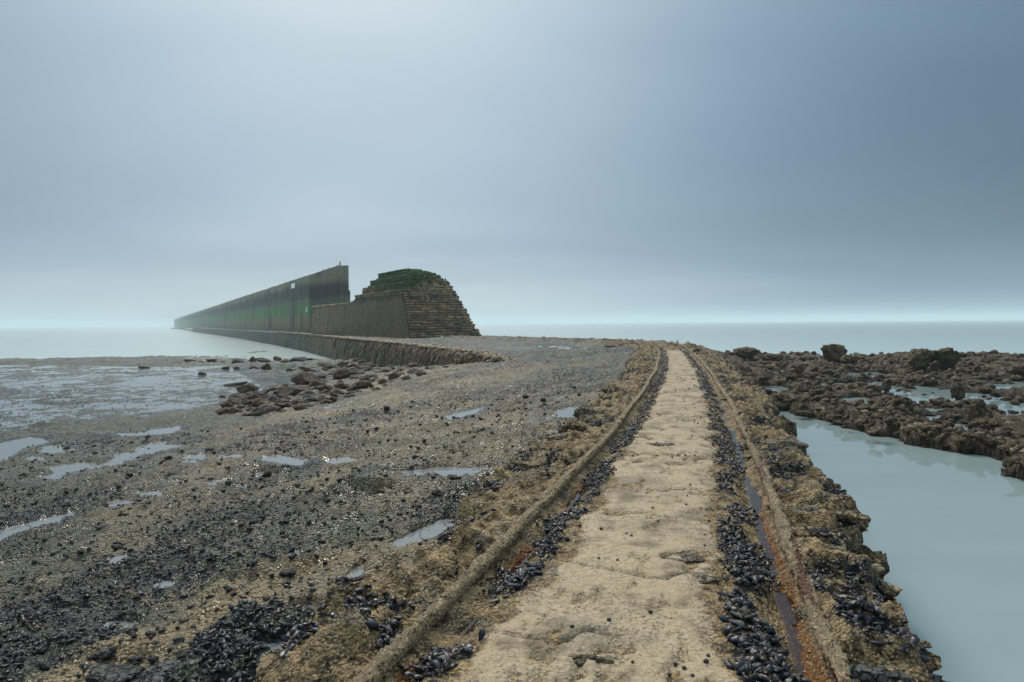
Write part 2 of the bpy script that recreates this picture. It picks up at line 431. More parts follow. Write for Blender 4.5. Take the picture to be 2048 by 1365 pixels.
def mat_walls():
    # concrete of the breakwater: tide bands and vertical streaks
    m = MB("breakwater_concrete")
    x, y, z = m.xyz()
    s = m.math('SUBTRACT', m.math('MULTIPLY', y, 0.89), m.math('MULTIPLY', x, 0.46))
    st = m.noise(1.0, 5, 0.6, vec=m.comb(m.math('MULTIPLY', s, 0.55), m.math('MULTIPLY', x, 0.2), m.math('MULTIPLY', z, 0.09)))
    pt = m.noise(0.35, 4, 0.6)
    zz = m.math('ADD', z, m.math('MULTIPLY', m.math('SUBTRACT', st, 0.5), 2.6))
    c_low = m.mix(m.noise(0.05, 2), (0.185, 0.130, 0.075, 1), (0.105, 0.120, 0.050, 1))
    c_grn = (0.032, 0.160, 0.014, 1)
    c_grey = (0.060, 0.078, 0.045, 1)
    c_dark = (0.007, 0.011, 0.013, 1)
    c_top = m.mix(st, (0.085, 0.082, 0.045, 1), (0.25, 0.225, 0.135, 1))
    c_grn = m.mix(m.ramp(m.noise(0.12, 4, 0.6), 0.32, 0.54), (0.055, 0.110, 0.032, 1), c_grn)
    c = m.mix(m.ramp(zz, 1.9, 3.3), c_low, c_grn)
    c = m.mix(m.ramp(zz, 3.5, 5.0), c, c_grey)
    c = m.mix(m.ramp(zz, 5.0, 5.7), c, c_dark)
    c = m.mix(m.ramp(zz, 6.7, 8.0), c, c_top)
    c = m.mix(m.ramp(m.noise(1.0, 4, 0.6, vec=m.comb(m.math('MULTIPLY', s, 0.16), 0.0, m.math('MULTIPLY', z, 0.05))), 0.48, 0.62, 0, 0.7), c, (0.012, 0.018, 0.012, 1))
    c = m.mix(m.ramp(m.noise(1.0, 3, 0.6, vec=m.comb(m.math('MULTIPLY', s, 2.2), m.math('MULTIPLY', x, 0.5), m.math('MULTIPLY', z, 0.25))), 0.66, 0.74, 0, 0.5), c, (0.20, 0.20, 0.17, 1))
    MAT['concrete'] = m.bsdf(c, 0.75, m.bump(m.noise(3, 5, 0.65), 0.5, 0.05), 0.3)
    m = MB("white_board")
    MAT['white'] = m.bsdf(m.mix(m.noise(4, 3), (0.68, 0.70, 0.70, 1), (0.8, 0.8, 0.79, 1)), 0.6)
    # smooth masonry with green crown
    m = MB("battered_masonry")
    x, y, z = m.xyz()
    s = m.math('SUBTRACT', m.math('MULTIPLY', y, 0.88), m.math('MULTIPLY', x, 0.48))
    br = N(m.t, 'ShaderNodeTexBrick', inp={'Scale': 1.0, 'Mortar Size': 0.02, 'Mortar Smooth': 0.3, 'Brick Width': 0.55, 'Row Height': 0.22, 'Bias': 0.0})
    m.L(m.comb(s, z, 0.0), br.inputs['Vector'])
    br.inputs['Color1'].default_value = (0.250, 0.172, 0.092, 1); br.inputs['Color2'].default_value = (0.150, 0.102, 0.054, 1); br.inputs['Mortar'].default_value = (0.035, 0.025, 0.015, 1)
    c = m.mix(m.ramp(m.noise(0.8, 5), 0.35, 0.7, 0, 0.6), br.outputs['Color'], (0.095, 0.068, 0.037, 1))
    st = m.noise(1.0, 4, 0.6, vec=m.comb(m.math('MULTIPLY', s, 1.2), 0.0, m.math('MULTIPLY', z, 0.12)))
    c = m.mix(m.ramp(st, 0.56, 0.72, 0, 0.7), c, (0.03, 0.024, 0.016, 1))
    c = m.mix(m.ramp(m.noise(14, 3), 0.5, 0.7, 0, 0.4), c, (0.19, 0.145, 0.09, 1))
    g = m.ramp(m.math('ADD', z, m.math('MULTIPLY', m.math('SUBTRACT', m.noise(1.6, 4), 0.5), 1.6)), 3.15, 3.5)
    c = m.mix(g, c, m.mix(m.noise(2.2, 3), (0.010, 0.026, 0.007, 1), (0.034, 0.052, 0.022, 1)))
    MAT['masonry'] = m.bsdf(c, 0.8, m.bump(m.math('ADD', br.outputs['Fac'], m.math('MULTIPLY', m.noise(9, 4), -1.5)), 0.7, -0.05), 0.3)
    # stones of the broken end and upper steps: brown below, weed-green on the crown and its left flank
    m = MB("mound_stones")
    x, y, z = m.xyz()
    n2 = m.noise(2.6, 5, 0.6)
    c = m.mix(m.ramp(n2, 0.3, 0.7), (0.060, 0.040, 0.020, 1), (0.36, 0.25, 0.125, 1))
    hs = N(m.t, 'ShaderNodeHueSaturation'); m.L(c, hs.inputs['Color'])
    m.set(hs.inputs['Value'], m.math('ADD', m.math('MULTIPLY', m.rnd(), 0.9), 0.6)); c = hs.outputs[0]
    c = m.mix(m.ramp(m.noise(0.7, 4), 0.5, 0.66, 0, 0.75), c, (0.30, 0.20, 0.10, 1))
    c = m.mix(m.ramp(m.noise(1.1, 4, 0.6, 0.4), 0.55, 0.68, 0, 0.8), c, (0.028, 0.022, 0.014, 1))
    ea = m.math('ADD', m.math('MULTIPLY', m.math('ADD', x, 8.3), 0.758), m.math('MULTIPLY', m.math('SUBTRACT', y, 55.6), 0.652))
    g = m.ramp(m.math('SUBTRACT', m.math('ADD', z, m.math('MULTIPLY', m.math('SUBTRACT', m.noise(0.8, 4), 0.5), 1.2)), m.math('MULTIPLY', ea, 0.42)), 3.35, 3.75)
    c = m.mix(g, c, m.mix(n2, (0.010, 0.032, 0.005, 1), (0.035, 0.085, 0.014, 1)))
    MAT['mound'] = m.bsdf(c, 0.85, m.bump(m.noise(9, 5, 0.65), 0.8, 0.06), 0.3)
    m = MB("green_weed")
    n2 = m.noise(3, 4)
    MAT['weed'] = m.bsdf(m.mix(m.ramp(n2, 0.3, 0.7), (0.008, 0.035, 0.004, 1), (0.050, 0.125, 0.014, 1)), 0.9, None, 0.1)
    m = MB("brown_weed")
    n2 = m.noise(2.0, 4)
    far = m.ramp(m.xyz()[1], 62, 92)
    c = m.mix(m.ramp(m.noise(7, 4, 0.7, vec=m.vscale((1, 1, .35))), 0.38, 0.66), (0.010, 0.006, 0.003, 1), (0.135, 0.088, 0.042, 1))
    c = m.mix(m.ramp(n2, 0.35, 0.65, 0, .7), c, (0.022, 0.014, 0.007, 1))
    c = m.mix(m.math('MULTIPLY', far, m.ramp(m.noise(0.4, 3), 0.3, 0.6)), c, (0.022, 0.042, 0.014, 1))
    MAT['brownweed'] = m.bsdf(c, 0.7, None, 0.2)
    m = MB("weed_frond")
    c = m.mix(m.ramp(m.noise(5, 4, 0.7, vec=m.vscale((1, 1, .25))), 0.36, 0.64), (0.018, 0.010, 0.004, 1), (0.30, 0.195, 0.085, 1))
    far = m.ramp(m.xyz()[1], 62, 92)
    c = m.mix(m.math('MULTIPLY', far, m.ramp(m.noise(0.4, 3), 0.3, 0.6)), c, (0.030, 0.060, 0.018, 1))
    MAT['frond'] = m.bsdf(c, 0.55, None, 0.3)
    m = MB("bird_feathers")
    MAT['bird'] = m.bsdf(m.mix(m.noise(6, 2), (0.012, 0.012, 0.013, 1), (0.04, 0.04, 0.04, 1)), 0.6)
    m = MB("rusty_rail")
    n1 = m.noise(6, 5, 0.6); rust = m.attr('rust')
    iron = m.mix(n1, (0.050, 0.013, 0.008, 1), (0.17, 0.060, 0.016, 1))
    iron = m.mix(m.ramp(m.noise(18, 3), 0.55, 0.7, 0, 0.7), iron, (0.14, 0.14, 0.145, 1))
    crust = m.mix(m.ramp(m.noise(24, 5, 0.75), 0.36, 0.62), (0.035, 0.020, 0.008, 1), (0.48, 0.345, 0.175, 1))
    crust = m.mix(m.ramp(m.noise(4, 4), 0.5, 0.7, 0, 0.5), crust, (0.15, 0.10, 0.05, 1))
    crust = grains(m, crust, 1.0)
    c = m.mix(m.ramp(m.math('ADD', rust, m.math('MULTIPLY', m.math('SUBTRACT', n1, 0.5), 0.7)), 0.4, 0.55), crust, iron)
    h = m.math('ADD', m.math('MULTIPLY', m.voro(75), -1.0), m.noise(40, 3))
    MAT['rail'] = m.bsdf(c, m.ramp(n1, 0.3, 0.7, 0.4, 0.8), m.bump(h, 0.9, 0.02), 0.45)
mat_walls()

def icosphere(sub):
    import bmesh
    bm = bmesh.new(); bmesh.ops.create_icosphere(bm, subdivisions=sub, radius=1.0)
    bm.verts.ensure_lookup_table()
    v = np.array([q.co[:] for q in bm.verts]); f = np.array([[w.index for w in q.verts] for q in bm.faces]); bm.free()
    return v, f
ICO = {k: icosphere(k) for k in (1, 2, 3, 4)}
def rock_mesh(name, seed, sub=3, cuts=12, rough=0.10, squash=(1, 1, 0.75), knob=0.0, smooth=True):
    r = np.random.default_rng(seed)
    v, f = ICO[sub]; v = v.copy()
    for _ in range(cuts):
        n = r.normal(size=3); n /= np.linalg.norm(n); dd = r.uniform(0.48, 0.88)
        e = np.maximum(0, v @ n - dd); v -= n[None] * e[:, None]
    nn = v / np.linalg.norm(v, axis=1)[:, None]
    v += nn * ((fbm3(v + seed * 3.1, 2.2, 4, 0.55, seed) - 0.5) * rough * 2)[:, None]
    if knob:
        kb = 1 - np.abs(2 * fbm3(v + seed, 2.6, 3, 0.6, seed + 50) - 1)
        v += nn * ((kb - 0.55) * knob * 2)[:, None]
    v *= np.array(squash)
    v /= np.abs(v).max()
    return mesh_np(name, v, f, smooth)

# ------------------------------------------------------------------ layout of the causeway
_rp = [(1326, 760, 1681), (1066, 1047, 1569), (985, 1112, 1536), (897, 1204, 1500), (813, 1268, 1463), (743, 1312, 1419), (709, 1319, 1388)]   # rail pixels
_mid = []
for (py, xl, xr) in _rp:
    a, b = P(xl, py)[:2], P(xr, py)[:2]; c = (a + b) / 2; _mid.append((c[1], c[0]))
_tk = np.array([(-6, -2.15), (-2, -0.95), (0, -0.36)] + _mid + [(29, 6.85), (33, 7.15), (37, 6.5), (41, 5.0), (45, 2.6), (49, -0.6), (54, -5), (60, -11), (80, -31)], float)
_ys = np.arange(-6, 80, 0.1)
_xs = np.interp(_ys, _tk[:, 0], _tk[:, 1])
_k = np.exp(-0.5 * (np.arange(-30, 31) / 12.0) ** 2); _k /= _k.sum()
_xs = np.convolve(np.pad(_xs, 30, mode='reflect', reflect_type='odd'), _k, 'valid')
_dx = np.gradient(_xs, _ys)
def trackX(y): return np.interp(y, _ys, _xs)
def trackN(y):
    g = np.interp(y, _ys, _dx); l = np.sqrt(1 + g * g)
    return 1 / l, -g / l                     # unit normal pointing right
def trackD(x, y):                            # signed distance right of the centre line
    return (x - trackX(y)) * trackN(y)[0]
RG = 0.70                                    # half gauge
def rg(y): return np.interp(y, [2.2, 4, 5, 9.6, 16, 25], [0.765, 0.715, 0.71, 0.67, 0.63, 0.61])   # the old rails have crept

# left and right rims of the causeway
def rimL(y): return -(1.20 + 0.22 * (fbm(y * 1.0, y * 0 + 3.3, 1.1, 3, 0.6, 21) - 0.5) * 2 + 0.015 * np.clip(y, 0, 30))
def rimR(y): return 1.10 + 0.26 * (fbm(y * 1.0, y * 0 + 8.1, 1.0, 3, 0.6, 31) - 0.5) * 2 + 0.016 * np.clip(y, 0, 30)

SEA = -2.15
POOL = -0.72
# ------------------------------------------------------------------ sea
def build_sea():
    n = 160
    r = np.concatenate([[0], np.geomspace(5, 9000, 60)])
    a = np.linspace(0, 2 * math.pi, n, endpoint=False)
    v = np.stack([(r[:, None] * np.cos(a)).ravel(), (r[:, None] * np.sin(a)).ravel(), np.full(len(r) * n, SEA)], 1)
    f = []
    for i in range(len(r) - 1):
        j = np.arange(n); k = (j + 1) % n
        f.append(np.stack([i * n + j, (i + 1) * n + j, (i + 1) * n + k, i * n + k], 1))
    put('sea', mesh_np('sea', v, np.vstack(f)), MAT['sea_water'], kind='structure')
    v = np.array([(-9000, -9000, SEA - 4), (9000, -9000, SEA - 4), (9000, 9000, SEA - 4), (-9000, 9000, SEA - 4)])
    put('sea_bed', mesh_np('sea_bed', v, np.array([[0, 1, 2, 3]])), MAT['reef'], kind='structure')
build_sea()

# ------------------------------------------------------------------ left reef: heights, puddles
cp = [  # px, py, z, sand, mussel, algae
    (480, 1365, -.38, .35, .40, 0), (700, 1200, -.34, .45, .40, 0), (900, 1050, -.30, .6, .45, 0), (1000, 955, -.24, .7, .5, 0), (1090, 870, -.22, .7, .7, 0), (1170, 800, -.18, .6, .8, 0), (1235, 752, -.14, .4, .9, 0), (1275, 728, -.10, .4, .8, 0),
    (0, 1365, -.62, .05, .55, .1), (300, 1365, -.45, .1, .6, .1), (0, 1200, -.82, .15, .5, 0), (300, 1200, -.66, .35, .5, 0), (600, 1100, -.45, .6, .4, 0),
    (0, 1080, -1.06, .1, .5, .1), (300, 1000, -1.0, .55, .4, 0), (600, 950, -.72, .6, .4, 0), (800, 900, -.52, .65, .6, 0), (0, 910, -1.5, -.1, .5, .2),
    (370, 860, -1.42, .1, .5, .2), (600, 830, -1.05, .75, .35, 0), (800, 800, -.66, .75, .5, 0), (1000, 800, -.42, .6, .75, 0), (0, 820, -1.72, -.2, .5, .1),
    (440, 828, -1.55, .2, .4, .2), (250, 770, -1.78, -.2, .5, .1), (600, 762, -1.74, -.3, .4, .2), (850, 742, -.88, .8, .3, 0), (720, 775, -1.2, .7, .3, 0), (980, 730, -.42, .7, .5, 0),
    (1100, 727, -.16, .5, .8, 0), (960, 765, -.5, .6, .7, 0), (0, 735, -1.90, -.1, .6, .2), (400, 731, -1.9, -.2, .5, .4), (600, 727, -1.86, -.3, .4, .3), (750, 727, -1.6, .2, .3, .2),
    (0, 719, -2.12, -.5, 1., .5), (150, 717, -2.08, -.5, 1., .5), (300, 713, -2.10, -.5, .9, .6), (480, 705, -2.2, -.5, .7, .9), (600, 704, -2.15, 0, .3, .4), (1180, 712, -.06, .3, .8, .1), (1060, 705, -.04, .3, .7, .2),
]
pts = []; vals = []
for (a, b, z, s_, mu, al) in cp:
    p = P(a, b, z); pts.append(p[:2]); vals.append((z, s_, mu, al))
for (x, y, z) in [(-60, 95, -3.2), (-90, 60, -2.9), (-75, 30, -2.2), (-30, 4, -1.3), (-8, 1, -.9), (-1.2, 1, -.3), (-1.6, -2, -.4), (-20, 75, -2.6), (5, 33, -.05), (-40, 80, -2.8), (-60, 75, -2.9), (-8, -3, -1.0)]:
    pts.append((x, y)); vals.append((z, .1, .5, .1))
rbf = RBF(pts, vals, 0.4)

puddles = [  # pixel outline, how strongly the ground is levelled around it (m)
    [(760, 938), (830, 930), (900, 926), (1000, 934), (1048, 946), (1005, 962), (900, 962), (820, 955), (740, 948)],
    [(520, 905), (600, 918), (680, 926), (750, 938), (690, 946), (600, 934), (520, 922)],
    [(1075, 836), (1095, 822), (1140, 812), (1212, 808), (1208, 830), (1150, 842), (1085, 846)],
    [(1050, 882), (1100, 876), (1162, 862), (1168, 880), (1110, 892)],
    [(225, 868), (300, 860), (372, 850), (368, 863), (310, 873), (240, 874)],
    [(40, 965), (60, 938), (190, 920), (250, 900), (320, 878), (392, 892), (330, 908), (270, 930), (190, 950), (110, 975)],
    [(0, 885), (60, 874), (130, 880), (80, 905), (0, 926), (-150, 950), (-150, 890)],
    [(-60, 1065), (60, 1045), (110, 1028), (200, 1008), (180, 1025), (110, 1056), (0, 1086), (-60, 1100)],
    [(655, 1185), (690, 1150), (735, 1120), (725, 1165), (710, 1190)], [(770, 1090), (850, 1052), (905, 1020), (912, 1055), (850, 1085), (800, 1098)], [(640, 920), (700, 915), (720, 924), (660, 930)], [(560, 1110), (600, 1100), (620, 1112), (570, 1122)], [(200, 1120), (250, 1108), (270, 1120), (220, 1132)],
    [(480, 1245), (560, 1215), (660, 1188), (720, 1196), (680, 1228), (600, 1252)],
    [(870, 838), (920, 824), (970, 812), (965, 824), (900, 842)],
    [(400, 965), (470, 955), (480, 968), (420, 975)], [(300, 1170), (340, 1160), (360, 1172), (310, 1182)], [(30, 1270), (110, 1250), (140, 1262), (60, 1290)],
    [(1050, 722), (1100, 716), (1110, 724), (1060, 728)],
]
_pr = random.Random(11)
for _i in range(26):
    if _i < 20: cx_, cy_ = _pr.uniform(-40, 1150), _pr.uniform(790, 1010)
    else: cx_, cy_ = _pr.uniform(0, 620), _pr.uniform(1010, 1310)
    if cy_ > 1365 - (cx_ - 480) * 0.72: continue
    rx_, ry_ = _pr.uniform(16, 60) * (0.5 + (cy_ - 646) / 500), _pr.uniform(.10, .19)
    puddles.append([(cx_ + rx_ * _pr.uniform(.55, 1.3) * math.cos(t_), cy_ + rx_ * ry_ * _pr.uniform(.5, 1.4) * math.sin(t_)) for t_ in np.linspace(0, 2 * math.pi, 15)[:-1]])
PUD = []
for poly in puddles:
    zc = -0.5
    for _ in range(8):                        # level of the ground under the outline
        q = np.array([P(a, b, zc)[:2] for a, b in poly]); c = q.mean(0)
        zc = float(rbf(c[None])[0, 0])
    q = np.array([P(a, b, zc)[:2] for a, b in poly])
    sz = math.sqrt(abs(np.sum(q[:, 0] * np.roll(q[:, 1], -1) - q[:, 1] * np.roll(q[:, 0], -1))) / 2)
    PUD.append((q, zc, sz))
FLATZ = -1.80
flat_px = [(-300, 742), (0, 731), (350, 735), (560, 728), (700, 728), (790, 738), (700, 752), (640, 770), (440, 818), (300, 836), (0, 866), (-400, 900)]
FLAT = np.array([P(a, b, FLATZ)[:2] for a, b in flat_px])

def reef_attrs(x, y, detail=True):
    q = np.stack([x, y], 1)
    r = rbf(q); z = r[:, 0].copy(); sand, mus, alg = r[:, 1], r[:, 2], r[:, 3]
    wet = np.zeros_like(z); damp = np.ones_like(z)
    j1 = (fbm(x, y, 1.6, 3, 0.55, 41) - 0.5)
    # wet flat by the sea
    bb = (x > FLAT[:, 0].min() - 5) & (x < FLAT[:, 0].max() + 5) & (y > FLAT[:, 1].min() - 5) & (y < FLAT[:, 1].max() + 5)
    if bb.any():
        d = poly_dist(x[bb], y[bb], FLAT) + j1[bb] * 2.0
        w = sstep(2.5, -1.5, d)
        z[bb] = z[bb] * (1 - w) + (FLATZ - 0.003) * w
        wet[bb] = np.maximum(wet[bb], w); damp[bb] = np.minimum(damp[bb], 1 - 0.66 * w)
    for (poly, lv, sz) in PUD:
        m_ = 0.25 + 0.3 * sz
        lo = poly.min(0) - m_ - 0.5; hi = poly.max(0) + m_ + 0.5
        bb = (x > lo[0]) & (x < hi[0]) & (y > lo[1]) & (y < hi[1])
        if not bb.any(): continue
        d = poly_dist(x[bb], y[bb], poly) + np.maximum(j1[bb] * 0.6 * sz + (fbm(x[bb], y[bb], 5.0, 3, 0.6, 43) - 0.42) * 0.5 * min(sz, 1.2), -0.02)
        wo = sstep(m_, 0.0, d); wi = sstep(0.03 * sz, -0.12 * sz, d)
        z[bb] = z[bb] * (1 - wo) + (lv + 0.028) * wo - 0.075 * wi
        wet[bb] = np.maximum(wet[bb], wo * 0.6); damp[bb] = np.minimum(damp[bb], 1 - 0.5 * wo - 0.35 * wi)
    d = trackD(x, y)
    if detail:
        big = (fbm(x, y, 0.55, 3, 0.5, 5) - 0.5) * 0.16
        mid = (fbm(x, y, 2.6, 4, 0.55, 9) - 0.5) * 0.13
        # small ledges of the bedded rock
        t = fbm(x, y, 0.9, 3, 0.5, 15) * 6.0
        step = (sstep(0.42, 0.58, t - np.floor(t)) - 0.5) * 0.03
        fine = (fbm(x, y, 16, 3, 0.6, 12) - 0.5) * 0.050 + (fbm(x, y, 6.5, 3, 0.55, 19, True) - 0.5) * 0.050
        far = np.clip(y / 30, 0, 1)
        far2 = sstep(38, 48, y)
        z = z + damp * (big * (0.8 + 1.6 * far2) + mid * (1 + 0.3 * far + 1.2 * far2) + step) + fine * (0.25 + 0.75 * damp)
    for (poly, lv, sz) in PUD:                # every puddle keeps a closed rim
        m_ = 0.16 * sz + 0.06
        lo = poly.min(0) - m_; hi = poly.max(0) + m_
        bb = np.nonzero((x > lo[0]) & (x < hi[0]) & (y > lo[1]) & (y < hi[1]))[0]
        if len(bb) == 0: continue
        pd = poly_dist(x[bb], y[bb], poly)
        k = bb[(pd > -0.01) & (pd < m_)]
        z[k] = np.maximum(z[k], lv + 0.004 + 0.02 * fbm(x[k], y[k], 9.0, 2, 0.5, 47))
    # drop under the causeway
    w = sstep(-0.05, 0.3, d - rimL(y)) * (y < 40)
    z = z - w * 0.35
    low = 0.6 * fbm(x, y, 0.7, 4, 0.55, 77) + 0.4 * fbm(x, y * 0.6, 0.28, 3, 0.5, 78)
    mus = mus * 0.75 + (low - 0.5) * 2.6 - 0.05
    return z, np.clip(sand, -.5, 1), np.clip(mus, 0, 1), np.clip(alg, 0, 1), np.clip(wet, 0, 1)

def build_reef_left():
    nc, nr = 590, 730
    t = np.linspace(0, 1, nc)
    u = np.interp(t, [0, .07, .93, 1], [-1.9, -0.86, 0.33, 0.45])
    Y = np.geomspace(1.1, 100, nr)
    Yg, ug = np.meshgrid(Y, u, indexing='ij')
    X = (ug * (Yg + 0.35)).ravel(); Yf = Yg.ravel()
    d = trackD(X, Yf)
    z, s_, mu, al, we = reef_attrs(X, Yf)
    z = np.where((d > 0.4) & (Yf < 45), -1.4, z)
    z = np.where(Yf > 60, np.minimum(z, -2.0), z)
    f = grid_faces(nr, nc)
    # keep only what is left of the causeway
    keep = ~((d[f[:, 0]] > 0.0) & (d[f[:, 2]] > 0.0))
    keep &= ~((Yf[f[:, 0]] > 34) & (X[f[:, 0]] > -0.5 - (Yf[f[:, 0]] - 26) * 0.26))
    f = f[keep]
    used = np.zeros(len(X), bool); used[f.ravel()] = True
    idx = np.cumsum(used) - 1
    v = np.stack([X, Yf, z], 1)[used]
    me = mesh_np('reef', v, idx[f], True, dict(sand=s_[used], mussel=mu[used], algae=al[used], wet=we[used]))
    put('reef', me, MAT['reef'], kind='structure')
build_reef_left()

def water_sheet(name, poly, z, mat, grow=0.0):
    poly = np.asarray(poly, float)[:, :2]; c = poly.mean(0)
    if grow: poly = c + (poly - c) * (1 + grow)
    me = bpy.data.meshes.new(name)
    me.from_pydata([(p[0], p[1], z) for p in poly], [], [list(range(len(poly)))])
    me.update()
    if me.polygons[0].normal.z < 0: me.flip_normals()
    return put(name, me, mat, kind='structure')
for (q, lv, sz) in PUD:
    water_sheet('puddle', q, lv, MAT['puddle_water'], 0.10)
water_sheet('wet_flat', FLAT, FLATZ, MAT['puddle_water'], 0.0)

# ------------------------------------------------------------------ platform at the far end (level with the causeway)
plat_px = [(1075, 716), (1010, 706), (900, 694), (800, 684), (700, 675.5), (620, 668.5), (560, 664.3), (480, 659.8), (420, 657), (385, 655.5)]
PL = np.array([P(a, b, 0.0)[:2] for a, b in plat_px])
PL = PL[np.argsort(PL[:, 1])]
def platL(y): return np.interp(y, PL[:, 1], PL[:, 0]) + 0.5 * (fbm(y, y * 0, 0.35, 3, 0.5, 51) - 0.5)
W0 = P(619, 665.5, 0.0)[:2]
WT = np.array([-0.463, 0.886]); WT /= np.linalg.norm(WT); WN = np.array([WT[1], -WT[0]])
def platR(y):
    a = trackX(np.minimum(y, 46)) + 1.4
    return np.where(y < 46, a, np.interp(y, [46, 60, 85, W0[1], 900], [float(trackX(46)) + 1.4, 0.4, -13, W0[0] + 9, W0[0] + 9 + (900 - W0[1]) * WT[0] / WT[1]]))
C_PUD = [[(1095, 700), (1150, 695), (1230, 691), (1282, 695), (1290, 703), (1230, 707), (1180, 705), (1120, 704)], [(1060, 693), (1120, 689), (1160, 693), (1100, 697)], [(1200, 690), (1262, 690), (1280, 697), (1215, 696)]]
CP = [np.array([P(a, b, -0.06)[:2] for a, b in q]) for q in C_PUD]
def plat_z(x, y):
    z = 0.0 + (fbm(x, y, 0.5, 4, 0.55, 61) - 0.5) * 0.16 + (fbm(x, y, 3.0, 3, 0.5, 62) - 0.5) * 0.08
    for q in CP:
        d = poly_dist(x, y, q) + (fbm(x, y, 0.9, 3, 0.5, 63) - 0.5) * 1.6
        z = z - 0.13 * sstep(0.7, -0.5, d)
    # rough crest of weed-grown rubble along the seaward rim
    d = trackD(x, y)
    rim = np.exp(-((d + 1.7) / 0.5) ** 2) * (y > 28) * (y < 52)
    z = z + rim * 0.22 * fbm(x, y, 1.5, 3, 0.5, 64) * 1.5
    return z
def build_platform():
    Y = np.concatenate([np.geomspace(25.5, 130, 420), np.geomspace(131, 900, 120)])
    nc = 170
    xl, xr = platL(Y), platR(Y)
    t = np.linspace(0, 1, nc) ** 1.25
    X = (xl[:, None] + (xr - xl)[:, None] * t).ravel(); Yf = np.repeat(Y, nc)
    z = plat_z(X, Yf)
    near = sstep(29.5, 25.5, Yf)
    z = z - near * 0.35
    # rounded weed-grown lip at the left edge
    e = (X - np.repeat(xl, nc))
    z = z - 0.18 * np.exp(-e / 0.25)
    mu = np.clip(fbm(X, Yf, 0.5, 4, 0.55, 66) * 1.9 - 0.45, 0, 1)
    sand = 0.34 + 1.0 * (fbm(X, Yf, 0.25, 3, 0.5, 67) - 0.45)
    al = np.clip(fbm(X, Yf, 0.3, 3, 0.5, 68) * 1.2 - 0.3, 0, 1)
    v = np.stack([X, Yf, z], 1)
    f = grid_faces(len(Y), nc)
    o = put('platform', mesh_np('platform', v, f, True, dict(sand=sand, mussel=mu, algae=al, wet=al * 0.5)), MAT['reef'], kind='structure')
    # vertical face under the left edge
    rows = 26
    tt = np.linspace(0, 1, rows)
    top = v.reshape(len(Y), nc, 3)[:, 0, :]
    vv = np.repeat(top[:, None, :], rows, 1).copy()
    dep = np.interp(Y, [25.5, 30, 40, 60, 900], [0.5, 1.0, 1.9, 3.2, 3.4])
    vv[:, :, 2] -= dep[:, None] * tt
    bul = (fbm(np.repeat(Y, rows), np.tile(tt * 2, len(Y)), 2.4, 4, 0.65, 71) - 0.5).reshape(len(Y), rows)
    vv[:, :, 0] -= (0.05 + 0.18 * tt + 0.85 * bul * (tt > 0)) 
    vv[:, 0, :] = top
    put('face', mesh_np('face', vv.reshape(-1, 3), grid_faces(len(Y), rows, True), True), MAT['brownweed'], parent=o)
    # hanging weed on that face
    n = 9000
    yy = np.exp(rng.uniform(math.log(27), math.log(150), n))
    w = np.interp(yy, [27, 150], [0.05, 0.16]) * rng.uniform(0.6, 1.5, n)
    dp = np.interp(yy, Y, dep)
    ln = dp * rng.uniform(0.08, 0.38, n)
    z0 = -0.05 - rng.uniform(0, 0.85, n) * dp
    x0 = np.interp(yy, Y, xl) - rng.uniform(0.10, 0.55, n)
    dY = rng.normal(0, 0.16, n)
    tx = np.interp(yy, Y, np.gradient(xl, Y)); l = np.sqrt(1 + tx ** 2); tx, ty = tx / l, 1 / l
    V = []; 
    for k, (fr, ww) in enumerate([(0, 0.5), (0.35, 1.0), (0.75, 0.8), (1.0, 0.1)]):
        cx = x0 - 0.22 * math.sin(fr * 2.5) * 0.6 - 0.1 * fr; cy = yy + dY * fr; cz = z0 - ln * fr
        for sg in (-1, 1):
            V.append(np.stack([cx + sg * tx * w * ww, cy + sg * ty * w * ww, cz], 1))
    V = np.stack(V, 1)                        # n,8,3
    base = np.arange(n)[:, None] * 8
    Fq = np.concatenate([base + np.array([[a, a + 1, a + 3, a + 2]]) for a in (0, 2, 4)], 0)
    put('hanging_seaweed', mesh_np('hanging_seaweed', V.reshape(-1, 3), Fq, True), MAT['frond'], parent=o, kind='stuff')
    n = 2200
    yy = np.exp(rng.uniform(math.log(27), math.log(110), n)); x0 = np.interp(yy, Y, xl) + rng.normal(0.0, 0.22, n); sz = rng.uniform(.06, .2, n) * np.interp(yy, [27, 110], [.8, 1.6])
    prot = np.stack([np.array([q.co[:] for q in rock_mesh('tmp', 900 + i, 2, 4, 0.35, (1, .9, .6), .3).vertices]) for i in range(6)])
    Q = prot[rng.integers(0, 6, n)] * sz[:, None, None] + np.stack([x0, yy, -0.10 - np.where(yy < 29.5, (29.5 - yy) * .08, 0)], 1)[:, None, :]
    Fs = (ICO[2][1][None] + (np.arange(n) * len(ICO[2][0]))[:, None, None]).reshape(-1, 3)
    put('lip_rubble', mesh_np('lip_rubble', Q.reshape(-1, 3), Fs, True), MAT['frond'], parent=o, kind='stuff')
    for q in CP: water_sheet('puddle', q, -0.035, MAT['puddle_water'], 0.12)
build_platform()

